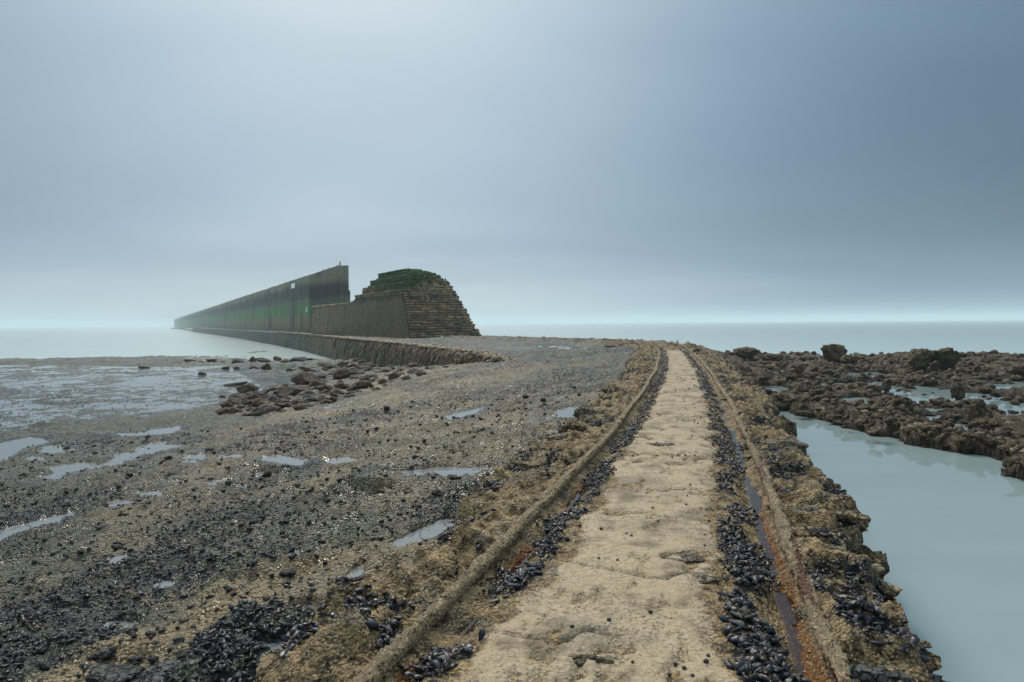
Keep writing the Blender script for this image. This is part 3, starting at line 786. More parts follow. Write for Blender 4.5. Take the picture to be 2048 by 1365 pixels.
# ------------------------------------------------------------------ right reef and tidal pool
pool_px = [(1500, 762), (1585, 838), (1640, 842), (1720, 862), (1800, 880), (1850, 898), (1960, 915), (2048, 955), (2400, 1040)]
edge = np.array([P(a, b, POOL)[:2] for a, b in pool_px])
POOLPOLY = np.vstack([edge, [[14, 4], [14, -3], [-1, -3], [1.0, 2.0], [2.4, 6.0], [3.2, 9.0], [4.4, 13], [5.6, 17]]])
SP_PX = [[(1480, 775), (1560, 772), (1590, 790), (1560, 806), (1500, 800)], [(1770, 785), (1830, 772), (1960, 790), (1900, 812), (1800, 812)], [(1720, 768), (1770, 766), (1790, 776), (1740, 782)],
         [(1920, 792), (1975, 790), (1985, 815), (1930, 812)], [(1870, 850), (1930, 850), (1960, 868), (1890, 866)], [(1960, 875), (2010, 880), (2040, 900), (1980, 895)], [(1620, 770), (1690, 768), (1690, 780), (1630, 782)]]
SP_PX += [[(1655, 802), (1720, 796), (1742, 808), (1680, 815)], [(1825, 838), (1880, 830), (1905, 842), (1850, 850)], [(1995, 816), (2045, 810), (2065, 830), (2010, 838)], [(1690, 748), (1760, 746), (1780, 754), (1710, 757)], [(1980, 772), (2048, 770), (2060, 782), (1990, 784)], [(1530, 745), (1575, 744), (1580, 752), (1535, 754)]]
SP = [np.array([P(a, b, POOL)[:2] for a, b in q]) for q in SP_PX]
def rr_z(x, y):
    rid = fbm(x, y, 1.5, 4, 0.55, 81, True)
    z = -0.685 + (rid - 0.55) * 0.36 + (fbm(x, y, 0.35, 2, 0.5, 82) - 0.5) * 0.22 + (fbm(x, y, 7, 3, 0.6, 83, True) - 0.5) * 0.07
    # rises towards the outer rim then falls to the sea
    out = y + x * 0.12
    z = z + 0.12 * sstep(22, 34, out)
    rimY = 37 - 0.28 * np.clip(x - 9, 0, 40) + (fbm(x, x * 0, 0.3, 3, 0.5, 84) - 0.5) * 5
    fall = sstep(-0.5, 3.0, y - rimY + (fbm(x, y, 0.8, 3, 0.5, 86) - 0.5) * 3)
    z = z * (1 - fall) + (-3.2) * fall
    jit = (fbm(x, y, 1.1, 4, 0.6, 85) - 0.5) * 1.4
    d = poly_dist(x, y, POOLPOLY) + jit * 0.8
    z = z - 1.1 * sstep(0.15, -0.35, d)
    z = np.where(d > 0, z + 0.10 * np.exp(-(d / 0.5) ** 2), z)
    for q in SP:
        dd = poly_dist(x, y, q) + jit * 0.7
        z = z - 0.42 * sstep(0.30, -0.35, dd)
    return z
def build_reef_right():
    nc, nr = 400, 460
    t = np.linspace(0, 1, nc)
    u = np.interp(t, [0, .9, 1], [0.20, 0.86, 1.7])
    Y = np.geomspace(1.0, 62, nr)
    Yg, ug = np.meshgrid(Y, u, indexing='ij')
    X = (ug * Yg).ravel(); Yf = Yg.ravel()
    z = rr_z(X, Yf)
    d = trackD(X, Yf)
    z = np.where(d < 1.0, np.minimum(z, -1.5), z)
    z = z + 0.45 * sstep(3.2, 1.6, d) * sstep(17, 24, Yf) * (Yf < 40)
    f = grid_faces(nr, nc)
    keep = (d[f[:, 0]] > -0.6) | (d[f[:, 2]] > -0.6)
    f = f[keep]
    used = np.zeros(len(X), bool); used[f.ravel()] = True
    idx = np.cumsum(used) - 1
    v = np.stack([X, Yf, z], 1)[used]
    put('rocky_reef', mesh_np('rocky_reef', v, idx[f], True), MAT['reef_rock'], kind='structure')
    sheet = np.array([(-2, -3), (16, -3), (30, 18), (22, 30), (14, 33), (9.5, 31), (5.6, 17), (4.4, 13), (3.2, 9.0), (2.4, 6.0), (1.0, 2.0)])
    water_sheet('tidal_pool', sheet, POOL, MAT['pool_water'])
build_reef_right()

# ------------------------------------------------------------------ causeway
def cw_profile(y, d):
    """height, rock, mussel, rust of the causeway surface"""
    z = np.zeros_like(d); G = rg(y)
    l, r = rimL(y), rimR(y)
    n_lo = fbm(y, d, 1.3, 3, 0.5, 91) - 0.5
    n_md = fbm(y, d, 5.0, 4, 0.55, 92) - 0.5
    n_hi = fbm(y, d, 20.0, 3, 0.6, 93) - 0.5
    slab = fbm(y * 0.9, d * 1.2, 1.5, 2, 0.5, 95)
    path_half_l = 0.37 + 0.20 * (fbm(y, y * 0, 1.3, 4, 0.6, 97) - 0.5) * 2
    path_half_r = 0.29 + 0.22 * (fbm(y, y * 0 + 5, 1.3, 4, 0.6, 98) - 0.5) * 2
    rock = np.maximum(sstep(path_half_r - 0.05, path_half_r + 0.14, d), sstep(path_half_l - 0.04, path_half_l + 0.12, -d))
    z = z + 0.018 * (1 - rock) + rock * (n_md * 0.075 + n_lo * 0.05) + (1 - rock) * (n_md * 0.016 + n_lo * 0.022 - 0.014 * sstep(0.62, 0.72, fbm(y * .7, d * 1.5, 5.0, 5, 0.65, 94)) - 0.022 * sstep(0.035, 0.0, np.abs(fbm(y * .8, d * .5, 1.7, 4, .6, 90) - 0.5))) + n_hi * (0.006 + 0.02 * rock)
    # channels beside the rails on the inner side
    ch = np.exp(-((d - (G - 0.12)) / 0.075) ** 2) * 1.0 + np.exp(-((d + (G - 0.12)) / 0.065) ** 2) * 0.85
    z = z - 0.075 * ch * (1 - 0.35 * (n_lo + 0.5))
    sh = np.maximum(sstep(G - 0.02, G + 0.08, d), sstep(G - 0.02, G + 0.08, -d))
    # shoulders of rough bedded stones across the line of the track
    beds = fbm(y * 1.0 + 0.35 * d, d * 0.32, 2.6, 3, 0.55, 96, True)
    z = z + sh * ((beds - 0.6) * 0.24 + n_md * 0.16 - 0.02 - 0.03 * (np.abs(d) - G))
    # ragged rims
    fl = sstep(0.06, -0.10, d - l); fr = sstep(-0.06, 0.08, d - r)
    z = z - 0.6 * fl - 1.1 * fr
    rust = np.clip(np.exp(-((d - (G - 0.08)) / 0.045) ** 2) * 1.05 * sstep(8, 3.5, y) * (0.55 + 0.9 * (fbm(y, y * 0, 1.2, 3, 0.5, 99) - 0.3)) + np.exp(-((d + (G - 0.11)) / 0.06) ** 2) * 1.0 * sstep(8, 4, y) * (fbm(y, y * 0 + 2, 1.5, 3, 0.5, 100) > 0.5)
                   + 0.45 * np.exp(-((d + G + 0.35) / 0.2) ** 2) * sstep(.62, .7, fbm(y, d, 2.7, 3, 0.5, 101)), 0, 1)
    bedn = fbm(y, d, 3.2, 4, 0.6, 102)
    mr = np.exp(-((d - (G - 0.23)) / 0.11) ** 2); ml = np.exp(-((d + (G - 0.18)) / 0.10) ** 2)
    mus = np.clip((mr * 1.2 + ml * 1.2) * np.clip(bedn * 3.4 - 1.0, 0, 1.2) + sh * np.clip(bedn * 3.4 - np.where(d > 0, 1.50, 1.66), 0, 1) * (1 - fl) * (1 - fr), 0, 1)
    mus = np.clip(mus * (1 + 0.5 * sstep(8, 16, y)), 0, 1)
    # beyond the bend the whole top is overgrown
    ov = sstep(26.5, 30, y)
    rock = np.maximum(rock, ov); mus = np.maximum(mus, ov * np.clip(bedn * 2 - .6, 0, 1) * .7)
    z = z + ov * (n_lo * 0.14 + n_md * 0.16) + 0.12 * sstep(27, 33, y)
    rock = np.maximum(rock, 0.62 * sstep(0.016, 0.004, np.abs(fbm(y * .8, d * .5, 1.7, 4, .6, 90) - 0.5)) + 0.5 * sstep(0.60, 0.70, fbm(y * .7, d * 1.5, 5.0, 5, 0.65, 94)))
    rock = np.clip(rock - 0.35 * (sh > 0.5) * (fbm(y, d, 2.1, 3, 0.5, 105) > 0.60), 0, 1)
    return z, rock, mus, rust
def cw_point(y, d):
    nx, ny = trackN(y)
    return trackX(y) + nx * d, y + ny * d
def build_causeway():
    Y = np.concatenate([np.linspace(0.2, 1.6, 60)[:-1], np.geomspace(1.6, 53, 780)])
    nc = 210
    t = np.linspace(0, 1, nc)
    l, r = rimL(Y) - 0.14, rimR(Y) + 0.12
    D = (l[:, None] + (r - l)[:, None] * t).ravel(); Yf = np.repeat(Y, nc)
    z, rock, mus, rust = cw_profile(Yf, D)
    x, y = cw_point(Yf, D)
    # ragged sideways jitter of the steep rims
    fr = sstep(-0.06, 0.08, D - rimR(Yf)); x = x + fr * (fbm(Yf, z * 2, 4, 3, 0.6, 111) - 0.5) * 0.25
    put('causeway', mesh_np('causeway', np.stack([x, y, z], 1), grid_faces(len(Y), nc, False), True, dict(rock=rock, mussel=mus, rust=rust)), MAT['causeway'], kind='structure')
    # the footing under the right rim, down into the pool
    rows = 10; tt = np.linspace(0, 1, rows)
    Yw = np.geomspace(1.2, 40, 500)
    dd = rimR(Yw) - 0.02
    Dw = dd[:, None] + 0.14 * tt + (fbm(np.repeat(Yw, rows), np.tile(tt, len(Yw)), 3.0, 4, 0.6, 112).reshape(len(Yw), rows) - 0.5) * 0.32
    zw = (-0.06 - 1.2 * tt)[None, :] * np.ones((len(Yw), 1))
    xw, yw = cw_point(np.repeat(Yw, rows), Dw.ravel())
    put('footing', mesh_np('footing', np.stack([xw, yw, zw.ravel()], 1), grid_faces(len(Yw), rows), True), MAT['edge_stone'], kind='structure')
build_causeway()
def channel_water():
    for sg, lv, ya, yb, wm in ((1, -0.054, 1.3, 30, 'rust_water'), (-1, -0.058, 1.3, 30, 'rust_water')):
        Y = np.geomspace(ya, yb, 200)
        a = cw_point(Y, np.full_like(Y, 1.0) * sg * (rg(Y) - 0.13)); b = cw_point(Y, sg * (rg(Y) - 0.01))
        v = np.stack([np.stack([a[0], a[1], np.full_like(Y, lv)], 1), np.stack([b[0], b[1], np.full_like(Y, lv)], 1)], 1).reshape(-1, 3)
        put('channel_water', mesh_np('channel_water', v, grid_faces(len(Y), 2, sg < 0), True), MAT[wm], kind='structure')
channel_water()

# ------------------------------------------------------------------ rails
def build_rail(sg, label):
    Y = np.concatenate([np.linspace(0.4, 1.6, 60)[:-1], np.geomspace(1.6, 50 if sg > 0 else 36, 1100)])
    prof = np.array([(-0.026, -0.13), (-0.022, -0.055), (-0.024, -0.022), (-0.036, -0.012), (-0.038, 0.014), (-0.031, 0.027), (-0.012, 0.031), (0.012, 0.031), (0.031, 0.026), (0.038, 0.012), (0.036, -0.012), (0.024, -0.022), (0.022, -0.055), (0.026, -0.13)])
    nP = len(prof)
    Yf = np.repeat(Y, nP); o = np.tile(prof, (len(Y), 1))
    wv = (fbm(Yf, o[:, 0] * 3, 9, 4, 0.6, 121 + sg) - 0.5) * 0.034 + (fbm(Yf, o[:, 0] * 30, 45, 2, 0.6, 131 + sg) - 0.5) * 0.016
    thick = 1 + 0.35 * (fbm(Yf, Yf * 0, 1.7, 3, 0.5, 141 + sg) - 0.45)
    rust = sstep(0.57, 0.64, fbm(Yf, o[:, 0] * 14, 2.2, 4, 0.6, 151 + sg)) * sstep(13, 6, Yf) * (1.0 if sg > 0 else 0.35)
    k = (thick - 0.22 * rust) * 0.77
    lat = o[:, 0] * k + wv * np.sign(o[:, 0]); up = o[:, 1] * np.where(o[:, 1] > 0, k, 1) + wv * (o[:, 1] > -0.03)
    x, y = cw_point(Yf, sg * rg(Yf) + 0.012 * np.sin(Yf * 1.3 + sg) + lat)
    root = empty('rail', (*[float(c) for c in cw_point(np.array([1.0]), np.array([sg * RG]))][:2], -0.1) if False else (0, 0, 0), label, 'rail', 'rails of the old track')
    z = up + 0.026 + 0.14 * sstep(27, 33, Yf)
    put('rail_head', mesh_np('rail_head', np.stack([x, y, z], 1), grid_faces(len(Y), nP, False), True, dict(rust=rust)), MAT['rail'], parent=root)
    # barnacles crusted on the rail
    n = 6000
    yy = np.exp(rng.uniform(math.log(1.7), math.log(8), n)); j = rng.integers(3, 11, n); fr = rng.uniform(0, 1, n)
    yi = np.clip(np.searchsorted(Y, yy), 0, len(Y) - 1)
    A = np.stack([x, y, z], 1).reshape(len(Y), nP, 3)
    ru = rust.reshape(len(Y), nP)[yi, j]
    p = A[yi, j] * (1 - fr)[:, None] + A[yi, j + 1 - (j == nP - 1)] * fr[:, None]
    c = A[yi].mean(1); nr_ = p - c; nr_[:, 2] += 0.02; nr_ /= np.linalg.norm(nr_, axis=1)[:, None]
    ok = ru < 0.4
    put('barnacles', barnacle_mesh(p[ok], nr_[ok], rng.uniform(0.003, 0.008, ok.sum())), MAT['barnacle'], parent=root, kind='stuff')
def barnacle_mesh(p, nrm, r):
    n = len(p)
    t1 = np.cross(nrm, np.array([0.3, 0.8, 0.5])); t1 /= np.linalg.norm(t1, axis=1)[:, None]
    t2 = np.cross(nrm, t1)
    ring = []
    for k in range(5):
        a = 2 * math.pi * k / 5
        ring.append(p - nrm * (r * 0.3)[:, None] + (t1 * math.cos(a) + t2 * math.sin(a)) * r[:, None])
    top = p + nrm * (r * 0.9)[:, None]
    V = np.stack(ring + [top], 1).reshape(-1, 3)
    b = np.arange(n)[:, None] * 6
    Ft = np.concatenate([b + np.array([[k, (k + 1) % 5, 5]]) for k in range(5)], 0)
    return mesh_np('barnacles', V, Ft, False)
build_rail(-1, 'left rail, thickly crusted with tan barnacles, along the sandy path')
build_rail(1, 'right rail nearest the tidal pool, crusted and showing bare orange rust')

# ------------------------------------------------------------------ rocks
ANG = [rock_mesh('rock', 200 + i, 4, 13, 0.17, (1, random.uniform(.7, 1), random.uniform(.55, .85))) for i in range(10)]
KNB = [rock_mesh('reef_rock', 300 + i, 4, 14, 0.46, (1, random.uniform(.75, 1), random.uniform(.5, .9)), 0.34) for i in range(12)]
BIG = [rock_mesh('boulder', 400 + i, 4, 11, 0.36, (1, .8, s), 0.40) for i, s in enumerate((.45, .7, .42, .5, .9, .8))]
SLB = [rock_mesh('stone', 500 + i, 4, 10, 0.16, (1, random.uniform(.5, .8), random.uniform(.25, .4)), 0.10) for i in range(8)]
_mcopy = {}
def with_mat(me, mat):
    k = (me.name, mat)
    if k not in _mcopy:
        c = me.copy(); c.name = me.name.split('.')[0]; c.materials.clear(); c.materials.append(MAT[mat]); _mcopy[k] = c
    return _mcopy[k]
def rock(name, me, mat, loc, size, rz=None, tilt=0.25, sink=0.25, parent=None, **kw):
    o = put(name, with_mat(me, mat), None, parent, **kw)
    s = size if isinstance(size, (tuple, list, np.ndarray)) else (size, size, size)
    o.scale = [float(q) for q in s]
    o.rotation_euler = (random.uniform(-tilt, tilt), random.uniform(-tilt, tilt), random.uniform(0, 6.28) if rz is None else rz)
    o.location = (float(loc[0]), float(loc[1]), float(loc[2]) + s[2] * (0.6 - sink * 1.2))
    return o
def reef_at(px, py, z=-1.0):
    for _ in range(10):
        p = P(px, py, z); z = float(reef_attrs(np.array([p[0]]), np.array([p[1]]))[0][0])
    return P(px, py, z)

# single rocks standing on the wet flat: pixel of the foot, width in px, height ratio, material, label
singles = [
    (288, 738, 24, .6, 'brown_rock', 'flat rusty brown rock lying alone furthest left on the wet flat'),
    (378, 725, 22, .7, 'brown_rock', 'small brown rock at the left end of the row near the sea'),
    (402, 726, 20, .5, 'brown_rock', 'low brown rock second from the left in the row near the sea'),
    (425, 725, 26, .9, 'brown_rock', 'reddish brown rock with a peaked right end near the sea'),
    (444, 727, 16, .6, 'brown_rock', 'small low rock right of the reddish peaked one'),
    (474, 726, 24, .8, 'pale_rock', 'pale topped rock standing alone mid row near the sea'),
    (504, 724, 20, 1., 'brown_rock', 'dark pointed rock left of the long low one'),
    (528, 724, 36, .5, 'brown_rock', 'long low dark rock joining two pointed ones'),
    (556, 722, 22, 1.1, 'brown_rock', 'dark peaked rock at the right end of the long low one'),
    (575, 725, 26, .6, 'pale_rock', 'low tan rock beside the dark peaked rock'),
    (597, 724, 30, .95, 'grey_rock', 'tall grey brown rock in the middle of the shore row'),
    (622, 722, 26, .5, 'brown_rock', 'flat dark rock right of the tall grey brown one'),
    (405, 751, 18, .9, 'brown_rock', 'small pointed brown rock alone in the wet flat, nearest the camera'),
    (452, 738, 22, .7, 'brown_rock', 'rounded brown rock, left of a close pair on the wet flat'),
    (472, 738, 15, .7, 'brown_rock', 'rounded brown rock, right and smaller of a close pair on the wet flat'),
    (507, 738, 20, .6, 'brown_rock', 'low wedge of brown rock between the pair and the pyramid rock'),
    (531, 740, 26, 1.1, 'brown_rock', 'dark pyramid shaped rock standing in the wet flat'),
    (579, 742, 14, .9, 'brown_rock', 'small dark cone of rock right of the pyramid rock'),
    (615, 743, 36, .55, 'brown_rock', 'broad flat brown rock at the edge of the rubble'),
]
def px_rock(name, px, py, wpx, hr, mat, pool, seed, **kw):
    p = reef_at(px, py, -1.7)
    w = wpx * p[1] / F / 2 * 1.08
    me = pool[seed % len(pool)]
    o = rock(name, me, mat, p, (w, w * 0.85, w * max(hr, .35) * 0.95), rz=random.uniform(-.5, .5), tilt=0.22, sink=0.25, **kw)
    return o
for i, (a, b, w, hr, mt, lb) in enumerate(singles):
    px_rock('rock', a, b, w, hr, mt, ANG, i * 3 + 1, label=lb, cat='rock')
big_left = [
    (462, 828, 58, .55, 'brown_rock', 'largest dark brown boulder at the near tip of the rubble bank'),
    (520, 832, 92, .48, 'pale_rock', 'broad pinkish flat faced block at the near tip of the rubble bank'),
    (470, 800, 26, 1., 'grey_rock', 'round grey cobble on top of the dark boulder'),
    (492, 785, 50, .8, 'brown_rock', 'tall tawny brown rock behind the grey cobble'),
    (524, 790, 38, .7, 'brown_rock', 'dark brown rock right of the tall tawny one'),
    (445, 795, 18, .7, 'pale_rock', 'small orange tan stone left of the grey cobble'),
    (470, 772, 46, .35, 'brown_rock', 'flat brown slab behind the tall tawny rock'),
    (545, 798, 44, .5, 'grey_rock', 'long grey slab above the pinkish block'),
    (610, 768, 56, .75, 'brown_rock', 'tawny rounded boulder at the middle of the rubble bank'),
    (612, 775, 26, .5, 'pale_rock', 'pale sandy slab leaning on the tawny rounded boulder'),
    (690, 758, 50, .95, 'brown_rock', 'tall upright mossy brown boulder near the centre of the bank'),
    (715, 778, 50, .6, 'brown_rock', 'peaked reddish brown block at the right side of the bank'),
    (585, 790, 70, .5, 'brown_rock', 'wide dark ribbed slab in the middle of the bank'),
    (640, 796, 36, .5, 'grey_rock', 'small grey stone below the tawny rounded boulder'),
]
for i, (a, b, w, hr, mt, lb) in enumerate(big_left):
    px_rock('rock', a, b, w, hr, mt, ANG, i * 7 + 2, label=lb, cat='rock')
def beside(a, b, names):
    best = min(names, key=lambda q: (a - q[0]) ** 2 + 6 * (b - q[1]) ** 2)
    dx, dy = a - best[0], b - best[1]
    if abs(dx) > 2.2 * abs(dy): d = 'right of' if dx > 0 else 'left of'
    else: d = 'in front of' if dy > 0 else 'behind'
    return f'{d} the {best[2]}'
LEFT_NAMES = [(462, 828, 'dark boulder at the near tip'), (520, 832, 'pinkish flat block'), (470, 800, 'round grey cobble'), (492, 785, 'tall tawny rock'), (545, 798, 'long grey slab'), (610, 768, 'tawny rounded boulder'), (690, 758, 'tall mossy boulder'),
              (715, 778, 'peaked reddish block'), (585, 790, 'wide ribbed slab'), (597, 724, 'tall grey brown shore rock'), (615, 743, 'broad flat brown rock'), (800, 718, 'weed-hung ledge at its middle'), (880, 722, 'weed-hung ledge at its near end'), (700, 712, 'weed-hung ledge by the sea')]
RIGHT_NAMES = [(1490, 716, 'broad skyline boulder'), (1545, 722, 'low flat topped skyline rock'), (1664, 724, 'tall middle boulder'), (1866, 738, 'massive boulder pair'), (1993, 748, 'dark hump at right'), (2046, 754, 'blocky rock at the right edge'), (1393, 710, 'small rock at the bend'),
               (1955, 856, 'big upright block'), (1805, 828, 'dark rounded block'), (1745, 792, 'lone pale brown rock'), (1570, 818, 'low dark rock by the causeway'), (1600, 760, 'upright mossy stone'), (1915, 800, 'rock between the bright pools'), (1605, 790, 'flat pale rock'),
               (1745, 838, 'long pale topped rock'), (1785, 862, 'pale crusted rock'), (1930, 902, 'bulging dark rock'), (1660, 800, 'reef shelf above the big pool'), (1700, 760, 'far small pool')]
def rubble():
    bank = np.array([(430, 835), (520, 838), (640, 812), (760, 780), (860, 748), (930, 722), (840, 712), (720, 708), (640, 716), (640, 735), (640, 760), (560, 775), (470, 790)], float)
    n = 0; used = [(a, b, w) for (a, b, w, *_r) in singles + big_left]
    tries = 0
    while n < 230 and tries < 14000:
        tries += 1
        a, b = random.uniform(430, 930), random.uniform(708, 838)
        if poly_dist(np.array([a]), np.array([b]), bank)[0] > 0: continue
        depth = (b - 646) / 100
        w = random.choice((10, 12, 15, 18, 22, 27)) * (0.45 + 0.55 * depth)
        if any(abs(a - q[0]) < (w + q[2]) * 0.22 and abs(b - q[1]) < (w + q[2]) * 0.07 for q in used): continue
        used.append((a, b, w)); n += 1
        mt = random.choices(('brown_rock', 'pale_rock', 'grey_rock'), (5, 3.5 if a > 650 else 1.2, 0.8))[0]
        where = ('at the near tip of the rubble bank' if a < 560 else 'in the middle of the rubble bank' if a < 720 else 'at the far end of the rubble bank under the ledge')
        kd = {'brown_rock': 'brown wet rock', 'pale_rock': 'pale pinkish tan rock', 'grey_rock': 'grey rock'}[mt]
        px_rock('rock', a, b, w, random.uniform(.5, 1.0), mt, ANG, n * 5 + 3, label=f"{'large' if w > 20 else 'small'} {kd} {beside(a, b, LEFT_NAMES)}", cat='rock', group='rocks of the rubble bank')
rubble()

for (a, b, w, hr, lb) in ((340, 1362, 190, .30, 'broad smooth grey slab at the bottom edge, left of the causeway'), (215, 1356, 130, .22, 'flat grey green slab half buried at the bottom edge, left of the broad one'),
                     (452, 1330, 42, .6, 'pale grey rounded cobble right of the broad slab at the bottom'), (275, 1318, 34, .5, 'dark grey cobble above the broad slab'), (560, 1335, 40, .5, 'brown cobble against the foot of the causeway rim'), (60, 1345, 50, .4, 'dark stone near the bottom left corner')):
    px_rock('rock', a, b, w, hr, 'grey_rock', SLB if w > 100 else ANG, int(a), label=lb, cat='rock')
def cobbles():
    n = 2600
    y = np.exp(rng.uniform(math.log(2.2), math.log(16), n)); x = rng.uniform(-0.80, 0.1, n) * y
    d = trackD(x, y); ok = d < rimL(y) - .03; x, y = x[ok], y[ok]; n = len(x)
    z = reef_attrs(x, y)[0]
    sz = rng.uniform(.008, .03, n) * (0.8 + y * .06); sz *= np.where(rng.random(n) < .06, 1.9, 1)
    V, Fc = ICO[2]
    prot = np.stack([np.array([q.co[:] for q in rock_mesh('tmp', 800 + i, 2, 8, 0.15, (1, .85, .6)).vertices]) for i in range(6)])
    Q = prot[rng.integers(0, 6, n)] * sz[:, None, None]
    a = rng.uniform(0, 6.28, n); c, s_ = np.cos(a)[:, None], np.sin(a)[:, None]
    Q = np.stack([Q[..., 0] * c - Q[..., 1] * s_ + x[:, None], Q[..., 0] * s_ + Q[..., 1] * c + y[:, None], Q[..., 2] + (z + sz * .25)[:, None]], 2)
    Fs = (Fc[None] + (np.arange(n) * len(V))[:, None, None]).reshape(-1, 3)
    put('pebbles', mesh_np('pebbles', Q.reshape(-1, 3), Fs, True), MAT['grey_rock'], kind='stuff', label='small grey brown pebbles strewn over the reef flat', cat='pebbles')
cobbles()

# right reef: boulders on the skyline and single blocks, then the lesser reef rocks
def rr_at(px, py, z=-0.5):
    for _ in range(6):
        p = P(px, py, z); z = float(rr_z(np.array([p[0]]), np.array([p[1]]))[0])
    return P(px, py, z)
big_right = [
    (1490, 716, 66, 20, 0, -.45, 'broad knobbly boulder on the skyline nearest the causeway bend'),
    (1545, 722, 48, 12, 3, -.45, 'low flat topped rock right of the broad skyline boulder'),
    (1664, 724, 56, 32, 1, -.5, 'tall rounded boulder in the middle of the reef skyline'),
    (1700, 728, 40, 16, 3, -.5, 'lower shoulder rock leaning against the tall middle boulder'),
    (1842, 738, 62, 36, 4, -.55, 'left half of the massive boulder pair on the right skyline'),
    (1890, 738, 60, 38, 5, -.55, 'right half of the massive boulder pair, with a pointed top'),
    (1872, 742, 24, 18, 4, -.5, 'small pale wedge of rock in front of the massive pair'),
    (1955, 746, 16, 14, 4, -.55, 'small pointed rock right of the massive pair'),
    (1993, 748, 56, 14, 3, -.8, 'smooth dark brown hump of rock at the water near the right edge'),
    (2046, 754, 44, 22, 5, -.6, 'blocky rock cut by the right edge of the photo on the skyline'),
    (1393, 710, 20, 12, 4, -.1, 'small dark rock standing at the outer edge of the bend'),
    (1602, 712, 14, 5, 3, -2.1, 'small dark rock awash in the sea off the reef'),
    (1955, 856, 46, 52, 4, -.72, 'big dark upright block standing in the reef at right'),
    (1805, 828, 44, 30, 1, -.7, 'dark rounded block on the near side of the shallow pools'),
    (1745, 792, 36, 20, 1, -.7, 'lone pale brown rock at the left end of the shallow pools'),
    (1775, 782, 28, 22, 4, -.7, 'upright rock beside the lone pale brown rock'),
    (1570, 818, 80, 28, 3, -.7, 'low dark rock where the reef meets the causeway wall'),
    (1600, 760, 22, 30, 4, -.6, 'upright mossy stone behind the left pool'),
    (1915, 800, 34, 26, 1, -.7, 'rock between the two bright shallow pools'),
    (1605, 790, 36, 14, 3, -.7, 'flat pale rock at the right end of the left pool'),
    (1745, 838, 50, 14, 3, -.68, 'long pale topped rock at the rim of the big pool'),
    (1785, 862, 44, 20, 0, -.68, 'pale crusted rock overhanging the big pool'),
    (1930, 902, 50, 24, 1, -.68, 'bulging dark rock overhanging the big pool, mid rim'),
]
for i, (a, b, w, h, k, z, lb) in enumerate(big_right):
    p = P(a, b, z)
    sc = p[1] / F
    me = BIG[k]
    o = rock('boulder', me, 'reef_rock', (p[0], p[1], 0), (w * sc / 2, w * sc / 2 * .9, 1.0), rz=random.uniform(-.4, .4), tilt=0.0, sink=0.5, label=lb, cat='rock')
    vz = np.array([q.co.z for q in me.vertices]); hh = h * sc * 1.12 / (vz.max() - vz.min())
    o.scale[2] = hh * 1.15
    o.location[2] = z - vz.min() * hh - 0.06 * h * sc
def reef_rocks():
    n = 0; used = [(a, b, w) for (a, b, w, *_r) in big_right]; tries = 0
    poly = np.array([(1420, 712), (1640, 722), (1760, 735), (1900, 748), (2048, 756), (2130, 800), (2130, 950), (2048, 940), (1950, 905), (1850, 890), (1780, 872), (1640, 838), (1540, 812), (1480, 760)], float)
    while n < 297 and tries < 14000:
        tries += 1
        a, b = random.uniform(1420, 2130), 712 + 230 * random.random() ** 1.25
        if poly_dist(np.array([a]), np.array([b]), poly)[0] > 0: continue
        p = rr_at(a, b)
        if p[2] < POOL - 0.04: continue
        w = random.choice((11, 13, 16, 20, 26, 36)) * (0.38 + 0.7 * (b - 646) / 150)
        if any(abs(a - q[0]) < (w + q[2]) * 0.22 and abs(b - q[1]) < (w + q[2]) * 0.07 for q in used): continue
        used.append((a, b, w)); n += 1
        s = w * p[1] / F / 2
        where = 'along the far skyline of the reef' if b < 745 else 'between the causeway and the shallow pools' if a < 1620 else 'around the shallow pools of the reef' if b < 820 else 'along the rim of the big still pool'
        rock('reef_rock', KNB[n % 12], 'reef_rock', p, (s, s * random.uniform(.7, 1.0), s * random.uniform(.32, .65)), tilt=0.3, sink=0.32,
             label=f"{'large' if w > 24 else 'mid-sized' if w > 15 else 'small'} knobbly reef rock {beside(a, b, RIGHT_NAMES)}", cat='rock', group='knobbly rocks of the right reef')
reef_rocks()
def reef_rubble():
    n = 12000
    y = np.exp(rng.uniform(math.log(7), math.log(48), n)); x = rng.uniform(0.22, 0.95, n) * y
    z = rr_z(x, y); d = trackD(x, y)
    ok = (z > POOL - 0.06) & (d > 1.7) & (z < 0.2) & (fbm(x, y, 0.9, 3, .5, 199) > 0.40)
    x, y, z = x[ok], y[ok], z[ok]; n = len(x)
    sz = rng.uniform(0.02, 0.08, n) ** 1.0 * np.clip(0.5 + y / 16, .7, 2.2)
    V, Fc = ICO[2]
    prot = [np.array([q.co[:] for q in rock_mesh('tmp', 700 + i, 2, 6, 0.3, (1, .9, .75), 0.3).vertices]) for i in range(6)]
    k = rng.integers(0, 6, n)
    Q = np.stack(prot)[k] * sz[:, None, None]
    a = rng.uniform(0, 6.28, n); c, s_ = np.cos(a)[:, None], np.sin(a)[:, None]
    Q = np.stack([Q[..., 0] * c - Q[..., 1] * s_ + x[:, None], Q[..., 0] * s_ + Q[..., 1] * c + y[:, None], Q[..., 2] + (z + sz * .3)[:, None]], 2)
    Fs = (Fc[None] + (np.arange(n) * len(V))[:, None, None]).reshape(-1, 3)
    put('reef_rubble', mesh_np('reef_rubble', Q.reshape(-1, 3), Fs, True), MAT['reef_rock'], kind='stuff', label='small knobbly rubble covering the reef on the right', cat='rubble')
reef_rubble()

